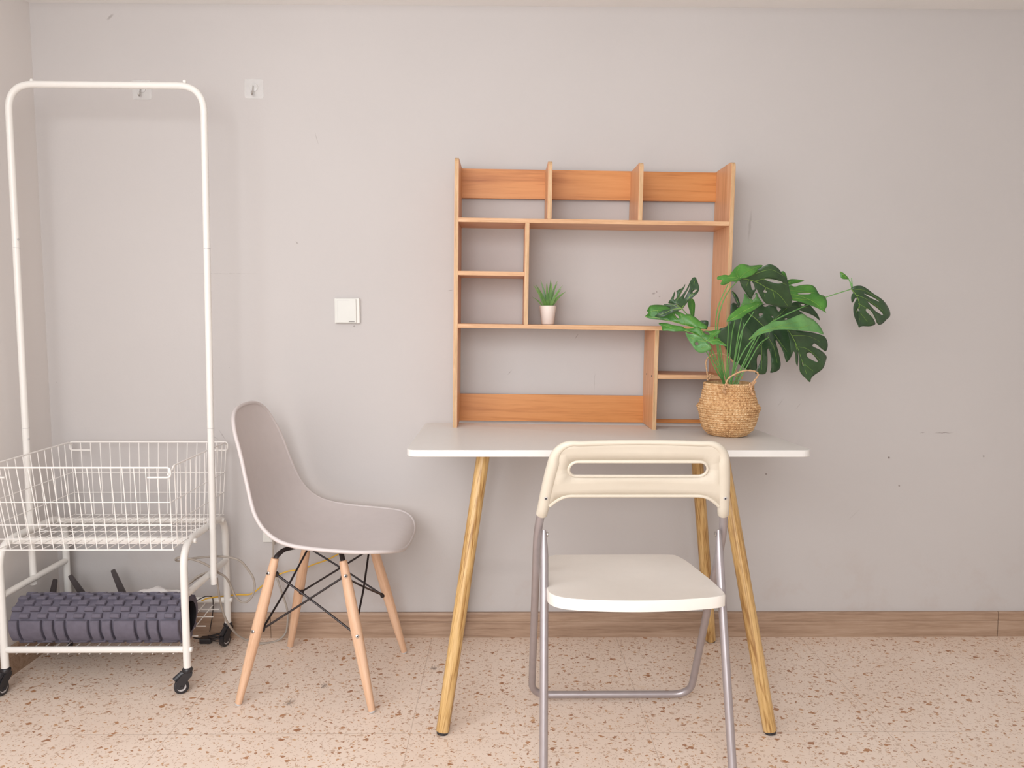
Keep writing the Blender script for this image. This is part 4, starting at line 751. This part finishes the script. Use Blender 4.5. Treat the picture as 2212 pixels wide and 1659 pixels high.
# ================================================================ WIRE BASKET
wb = root('wire_basket', 'shallow white wire storage basket resting on top of the clothes rack base', 'wire basket', (-1.15, -.24, .445)); WL = Vector(wb.location)
bx0, bx1, tx0, tx1 = -1.384, -.911, -1.404, -.902
fy0, fy1 = -.425, -.450     # front: bottom, top
ry0, ry1 = -.055, -.030
zb, zt_ = .4435, .674
fl = nb()
n_x = 16
def lerp(a, b, t): return a+(b-a)*t
for i in range(n_x+1):
    x = lerp(bx0, bx1, i/n_x); xt = lerp(tx0, tx1, i/n_x)
    tube(fl, [(xt, fy1, zt_), (x, fy0, zb), (x, ry0, zb), (xt, ry1, zt_)], .00135, 6)
obj('wire_ribs', fl, 'wire', wb, smooth=True, shift=WL)
lw = nb()
for t in (.19, .42, .70):
    z = lerp(zt_, zb, t); pts = [(lerp(tx0, bx0, t), lerp(fy1, fy0, t), z), (lerp(tx1, bx1, t), lerp(fy1, fy0, t), z), (lerp(tx1, bx1, t), lerp(ry1, ry0, t), z), (lerp(tx0, bx0, t), lerp(ry1, ry0, t), z)]
    if t == .19: continue
    tube(lw, fillet(pts+[pts[0]], .004, 3), .0014, 6)
for y in (-.425, -.365, -.305, -.245, -.185, -.120, -.055): tube(lw, [(bx0-.004, y, zb-.003), (bx1+.004, y, zb-.003)], .0017, 6)
tube(lw, [(bx0, fy0-.002, zb+.028), (bx1, fy0-.002, zb+.028)], .0017, 6)
obj('wire_rows', lw, 'wire', wb, smooth=True, shift=WL)
for X0, X1 in ((bx0, tx0), (bx1, tx1)):
    sd_ = nb()
    for i in range(1, 12):
        y = lerp(fy0, ry0, i/12); yt = lerp(fy1, ry1, i/12)
        tube(sd_, [(X1, yt, zt_), (X0, y, zb)], .00135, 6)
        if i in (3, 6, 9): tube(sd_, [(X0-.004, y, zb+.004), (X0+.03*(1 if X0 < -1.2 else -1), y-.012, zb-.001)], .0013, 6)
    obj('side_wires', sd_, 'wire', wb, smooth=True, shift=WL)
rm = nb()
for y in (fy1, ry1):
    k = 1 if y == fy1 else -1
    P = [(tx0+.062, y, zt_-.026), (tx0-.004, y, zt_-.026), (tx0-.004, y, zt_+.001), (tx1+.004, y, zt_+.001), (tx1+.004, y, zt_-.026), (tx1-.058, y, zt_-.026)]
    tube(rm, fillet(P, .010, 6), .0025, 8)
for X in (tx0, tx1):
    P = [(X, fy1-.006, zt_-.016), (X, fy1+.018, zt_-.012), (X, fy1+.030, zt_+.001), (X, ry1-.012, zt_+.001), (X, ry1-.002, zt_-.006), (X, ry1+.008, zt_-.008)]
    tube(rm, fillet(P, .008, 4), .0024, 8)
obj('rim', rm, 'wire', wb, smooth=True, shift=WL)

# ================================================================ FOAM ROLLER
RXA, RXB, RYC, RZC, RR = -1.424, -.933, -.284, .1920, .0612
fr = root('foam_roller', 'dark charcoal ridged foam massage roller lying on the lower rack shelf', 'foam roller', (RXA, RYC, RZC))
L_ = RXB-RXA; bm = nb()
N_ = 60
def ringx(x, r): return [bm.verts.new((x, r*cos(2*pi*k/N_), r*sin(2*pi*k/N_))) for k in range(N_)]
R_ = [ringx(0, .046), ringx(0, RR-.004), ringx(.003, RR), ringx(L_-.003, RR), ringx(L_, RR-.004), ringx(L_, .046), ringx(L_*.5, .046)]
R_.append(R_[0])
for A, B in zip(R_, R_[1:]):
    for k in range(N_): bm.faces.new((A[k], A[(k+1) % N_], B[(k+1) % N_], B[k]))
def block(x0, x1, a0, a1, h=.0113, bev=.0024):
    n = max(2, int((a1-a0)/math.radians(6))); q = []
    for r, ins in ((RR-.002, 0), (RR+h-bev, .0006), (RR+h, bev)):
        ai = ins/RR; lp = []
        for k in range(n+1): a = a0+ai+(a1-a0-2*ai)*k/n; lp.append(bm.verts.new((x0+ins, r*cos(a), r*sin(a))))
        for k in range(n+1): a = a1-ai-(a1-a0-2*ai)*k/n; lp.append(bm.verts.new((x1-ins, r*cos(a), r*sin(a))))
        q.append(lp)
    m_ = len(q[0])
    for A, B in zip(q, q[1:]):
        for k in range(m_): bm.faces.new((A[k], A[(k+1) % m_], B[(k+1) % m_], B[k]))
    lp = q[-1]
    for k in range(n): bm.faces.new((lp[k], lp[k+1], lp[m_-2-k], lp[m_-1-k]))
U = L_/14.7; D2R = pi/180
for rep in range(2):
    base_a = math.radians(165+180*rep)      # 180 deg faces the camera (-Y)
    x = .002; seq = [1, 1, 2]; i = 0           # long ribs
    while x < L_-.008:
        wd_ = seq[(i+1) % 3]*U; x1 = min(x+wd_-.0075, L_-.002)
        if x1-x > .008: block(x, x1, base_a, base_a+58*D2R)
        x += wd_; i += 1
    for j in range(7):                       # staggered knobs
        a0 = base_a+(62.5+j*16.8)*D2R; x = (.004 if j % 2 else .004-.026); i = 0
        while x < L_-.006:
            x0_, x1_ = max(x, .001), min(x+.0285, L_-.001)
            if x1_-x0_ > .008: block(x0_, x1_, a0, a0+12.6*D2R, .0113, .0028)
            x += .052; i += 1
bmesh.ops.recalc_face_normals(bm, faces=bm.faces)
fs_ = obj('foam_sleeve', bm, 'foam', fr, smooth=True, angle=25)
bm = nb(); tube(bm, [(-.001, 0, 0), (L_+.002, 0, 0)], .046, 40, caps=False); tube(bm, [(-.001, 0, 0), (L_+.002, 0, 0)], .0435, 40, caps=False)
obj('inner_tube', bm, 'black', fr, smooth=True)

# ================================================================ ROUTER AND LOOSE THINGS BEHIND THE ROLLER
rt_ = root('wireless_router', 'router behind the foam roller with three dark upright antennas', 'router', (-1.30, -.105, .139)); TL = Vector(rt_.location)
bm = nb(); box(bm, -1.474, -1.205, -.165, -.062, .142, .172, .006); obj('router_body', bm, 'black', rt_, shift=TL)
for (x0_, z0_, x1_, z1_) in ((-1.463, .150, -1.4435, .237), (-1.336, .150, -1.3965, .250), (-1.2145, .150, -1.2585, .268)):
    bm = nb(); a_ = Vector((x0_, -.085, z0_)); b_ = Vector((x1_, -.085, z1_)); d = (b_-a_).normalized(); s_ = Vector((d.z, 0, -d.x))
    q = []
    for t, w_ in ((0, .011), (.05, .0125), (.9, .0075), (1, .0062)):
        p = a_+(b_-a_)*t; q.append([bm.verts.new(p+s_*(w_*i)+Vector((0, j*.0035, 0))) for i, j in ((-1, -1), (1, -1), (1, 1), (-1, 1))])
    for A, B in zip(q, q[1:]):
        for k in range(4): bm.faces.new((A[k], A[(k+1) % 4], B[(k+1) % 4], B[k]))
    bm.faces.new(q[0][::-1]); bm.faces.new(q[-1]); bmesh.ops.recalc_face_normals(bm, faces=bm.faces)
    bmesh.ops.bevel(bm, geom=list(bm.edges), offset=.0012, segments=2, affect='EDGES')
    obj('antenna', bm, 'antenna', rt_, shift=TL)
bm = nb(); G = []
random.seed(5)
for i in range(15):
    row = []
    for j in range(7):
        x = -1.195+.150*i/14; y = -.165+.085*j/6; k = 1-abs(i/14-.55)*1.3
        row.append(bm.verts.new((x, y, .180+.046*max(0, k)*(1-abs(j/6-.5)*.7)+.004*sin(i*.9+j*1.4)+random.uniform(-.001, .001))))
    G.append(row)
for A, B in zip(G, G[1:]):
    for j in range(6): bm.faces.new((A[j], A[j+1], B[j+1], B[j]))
bd = [e for e in bm.edges if e.is_boundary]
r2 = bmesh.ops.extrude_edge_only(bm, edges=bd); nv_ = [v for v in r2['geom'] if isinstance(v, bmesh.types.BMVert)]
for v in nv_: v.co.z = .1405
bmesh.ops.holes_fill(bm, edges=[e for e in bm.edges if e.is_boundary], sides=0); bmesh.ops.recalc_face_normals(bm, faces=bm.faces)
tag(obj('plastic_bag', bm, 'paper', smooth=True), 'crumpled white plastic bag peeking out behind the right end of the foam roller', 'plastic bag')

# ================================================================ CABLES
def cable(name, pts, r, mat, label, k=8):
    bm = nb(); tube(bm, smooth_path(pts, k), r, 10); return tag(obj(name, bm, mat, smooth=True), label, 'cable')
cable('grey_cable', [(-0.764, -0.012, 0.343), (-0.764, -0.014, 0.326), (-0.763, -0.02, 0.291), (-0.755, -0.025, 0.238), (-0.738, -0.025, 0.176), (-0.72, -0.025, 0.114), (-0.719, -0.025, 0.066), (-0.728, -0.025, 0.028), (-0.756, -0.024, 0.003), (-0.797, -0.044, 0.003), (-0.842, -0.028, 0.003), (-0.87, -0.05, 0.029), (-0.881, -0.09, 0.073), (-0.888, -0.12, 0.119), (-0.89, -0.15, 0.177), (-0.884, -0.185, 0.249), (-0.888, -0.182, 0.277), (-0.898, -0.178, 0.29), (-0.918, -0.175, 0.29), (-0.949, -0.175, 0.277), (-0.976, -0.18, 0.255)], 0.0034, 'cable_grey', 'thick grey power cable from the wall socket looping up over the rack side bar')
cable('grey_cable', [(-0.983, -0.165, 0.249), (-0.949, -0.16, 0.272), (-0.916, -0.165, 0.286), (-0.891, -0.165, 0.286), (-0.872, -0.15, 0.265), (-0.865, -0.13, 0.232), (-0.856, -0.12, 0.195), (-0.842, -0.11, 0.172), (-0.822, -0.11, 0.171), (-0.804, -0.11, 0.191), (-0.796, -0.11, 0.221), (-0.799, -0.115, 0.253), (-0.813, -0.12, 0.281), (-0.83, -0.13, 0.31), (-0.855, -0.14, 0.325), (-0.895, -0.15, 0.333), (-0.931, -0.155, 0.332), (-0.966, -0.16, 0.33), (-0.993, -0.17, 0.327), (-1.007, -0.18, 0.329), (-1.009, -0.19, 0.336), (-0.995, -0.2, 0.345), (-0.963, -0.21, 0.346), (-0.931, -0.215, 0.34), (-0.912, -0.21, 0.329), (-0.898, -0.2, 0.315), (-0.887, -0.175, 0.292)], 0.0034, 'cable_grey', 'coiled loop of thick grey cable hung around the rack pole')
cable('yellow_cable', [(-0.975, -0.09, 0.166), (-0.962, -0.08, 0.17), (-0.943, -0.07, 0.17), (-0.924, -0.018, 0.155), (-0.885, -0.015, 0.158), (-0.852, -0.015, 0.158), (-0.833, -0.01, 0.164), (-0.799, -0.01, 0.191), (-0.765, -0.01, 0.217), (-0.718, -0.01, 0.236), (-0.674, -0.01, 0.243), (-0.63, -0.01, 0.26), (-0.583, -0.01, 0.277), (-0.533, -0.01, 0.304), (-0.489, -0.01, 0.325)], 0.0024, 'cable_yellow', 'yellow network cable running along the wall behind the shell chair')
cable('black_cable', [(-0.992, -0.1, 0.168), (-0.981, -0.09, 0.172), (-0.965, -0.08, 0.177), (-0.95, -0.07, 0.172), (-0.95, -0.06, 0.156), (-0.956, -0.05, 0.111), (-0.965, -0.045, 0.071), (-0.97, -0.045, 0.044)], 0.0016, 'cable_black', 'thin black lead hanging from the rack shelf to the power adapter')
cable('black_cable', [(-1.099, -0.034, 0.002), (-1.087, -0.015, 0.002), (-1.055, 0.005, 0.002), (-1.028, -0.003, 0.002), (-1.009, 0.006, 0.002), (-1.004, 0.021, 0.002)], 0.0016, 'cable_black', 'thin black lead lying flat on the floor left of the power adapter')
# power adapter pile on the floor
pa = root('power_adapter', 'small black power adapter with bundled lead on the floor behind the rack', 'power adapter', (-.975, -.030, 0))
bm = nb(); box(bm, -.032, .006, -.014, .013, .001, .018, .004); obj('adapter_body', bm, 'black', pa)
bm = nb(); P = []
for i in range(50): a = i*.55; P.append(Vector((.022+.028*cos(a), -.000+.011*sin(a), .007+.0004*i+.002*sin(i*1.9))))
tube(bm, smooth_path(P, 3), .0022, 6); obj('lead', bm, 'cable_black', pa, smooth=True)

# ================================================================ SOCKET, SWITCH, HOOKS
so = root('wall_socket', 'white wall socket low on the wall behind the grey shell chair', 'socket', (-.762, WY, .345))
bm = nb(); box(bm, -.043, .043, -.009, -.0002, -.015, .071, .004); obj('socket_plate', bm, 'switch', so)
bm = nb(); box(bm, -.012, .014, -.036, -.009, .006, .042, .004); pg = obj('plug', bm, 'cable_grey', so)
bm = nb(); tube(bm, [(0, -.022, .006), (0, -.022, .002), (0, -.022, -.001), (0, -.022, -.005), (0, -.022, -.008), (0, -.022, -.012), (0, -.022, -.018)], [.0055, .0045, .0055, .0042, .0052, .004, .0036], 12)
obj('strain_relief', bm, 'cable_grey', so, smooth=True)
sw = root('light_switch', 'square white light switch on the wall left of the desk', 'light switch', (-.5095, WY, 1.1005))
bm = nb(); box(bm, -.0405, .0405, -.012, -.0002, -.0405, .0405, .0025); obj('switch_box', bm, 'switch', sw)
bm = nb(); box(bm, -.0375, .030, -.0165, -.0118, -.0385, .0385, .0022); rk_ = obj('rocker', bm, 'switch_face', sw)
bm = nb(); box(bm, .006, .0245, -.0169, -.0164, -.0360, -.0342); ind = obj('indicator_strip', bm, 'antenna', rk_); ind['label'] = 'thin dark strip'
bm = nb()
for q in ((-.0300, -.0297, -.030, .033), (-.0300, .010, .0327, .033), ): box(bm, q[0], q[1], -.0169, -.0164, q[2], q[3])
obj('groove', bm, 'hubgrey', rk_)
def hook(x, z, label, broken=False):
    h = root('adhesive_hook', label, 'wall hook', (x, WY, z), group='clear adhesive hooks on the back wall'); bm = nb()
    slab(bm, [[(a, y, b) for a, b in rrect(-.030, .030, -.030, .030, .007)] for y in (-.0002, -.0012)]); obj('sticker', bm, 'clear', h)
    bm = nb(); tube(bm, [(0, -.001, .004), (0, -.0045, .004), (0, -.0055, .004)], [.0135, .0125, .009], 24); obj('disc', bm, 'clear', h, smooth=True)
    bm = nb(); P = [(-.001, -.006, .008), (-.002, -.008, -.004), (-.002, -.010, -.017), (-.002, -.015, -.023), (-.002, -.021, -.020), (-.002, -.022, -.013)]
    tube(bm, smooth_path(P, 5), .0018, 8); obj('metal_hook', bm, 'chrome', h, smooth=True)
    return h
hook(-.795, 1.8025, 'clear square adhesive wall hook in open wall right of the clothes rack')
hook(-1.150, 1.797, 'clear adhesive wall hook just below the bar of the clothes rack')

# dust bunnies on the floor
for i, (x, y, s, lb) in enumerate(((-.600, -.435, .014, 'grey dust ball on the floor by the near front leg of the shell chair'), (-.525, -.335, .009, 'small grey dust clump on the floor under the shell chair'), (-.215, -.225, .010, 'small grey dust clump on the floor near the left desk leg'))):
    bm = nb(); random.seed(i)
    for _ in range(16):
        P = [Vector((x, y, .003))]; d = Vector((random.uniform(-1, 1), random.uniform(-1, 1), random.uniform(-.1, .5)))
        for k in range(4):
            d = (d+Vector((random.uniform(-1, 1), random.uniform(-1, 1), random.uniform(-.6, .6)))*.7).normalized(); q = P[-1]+d*s*.33; q.z = max(.0006, q.z); P.append(q)
        tube(bm, P, .00035, 4)
    tag(obj('dust_ball', bm, 'dust'), lb, 'dust', 'grey dust clumps on the floor')
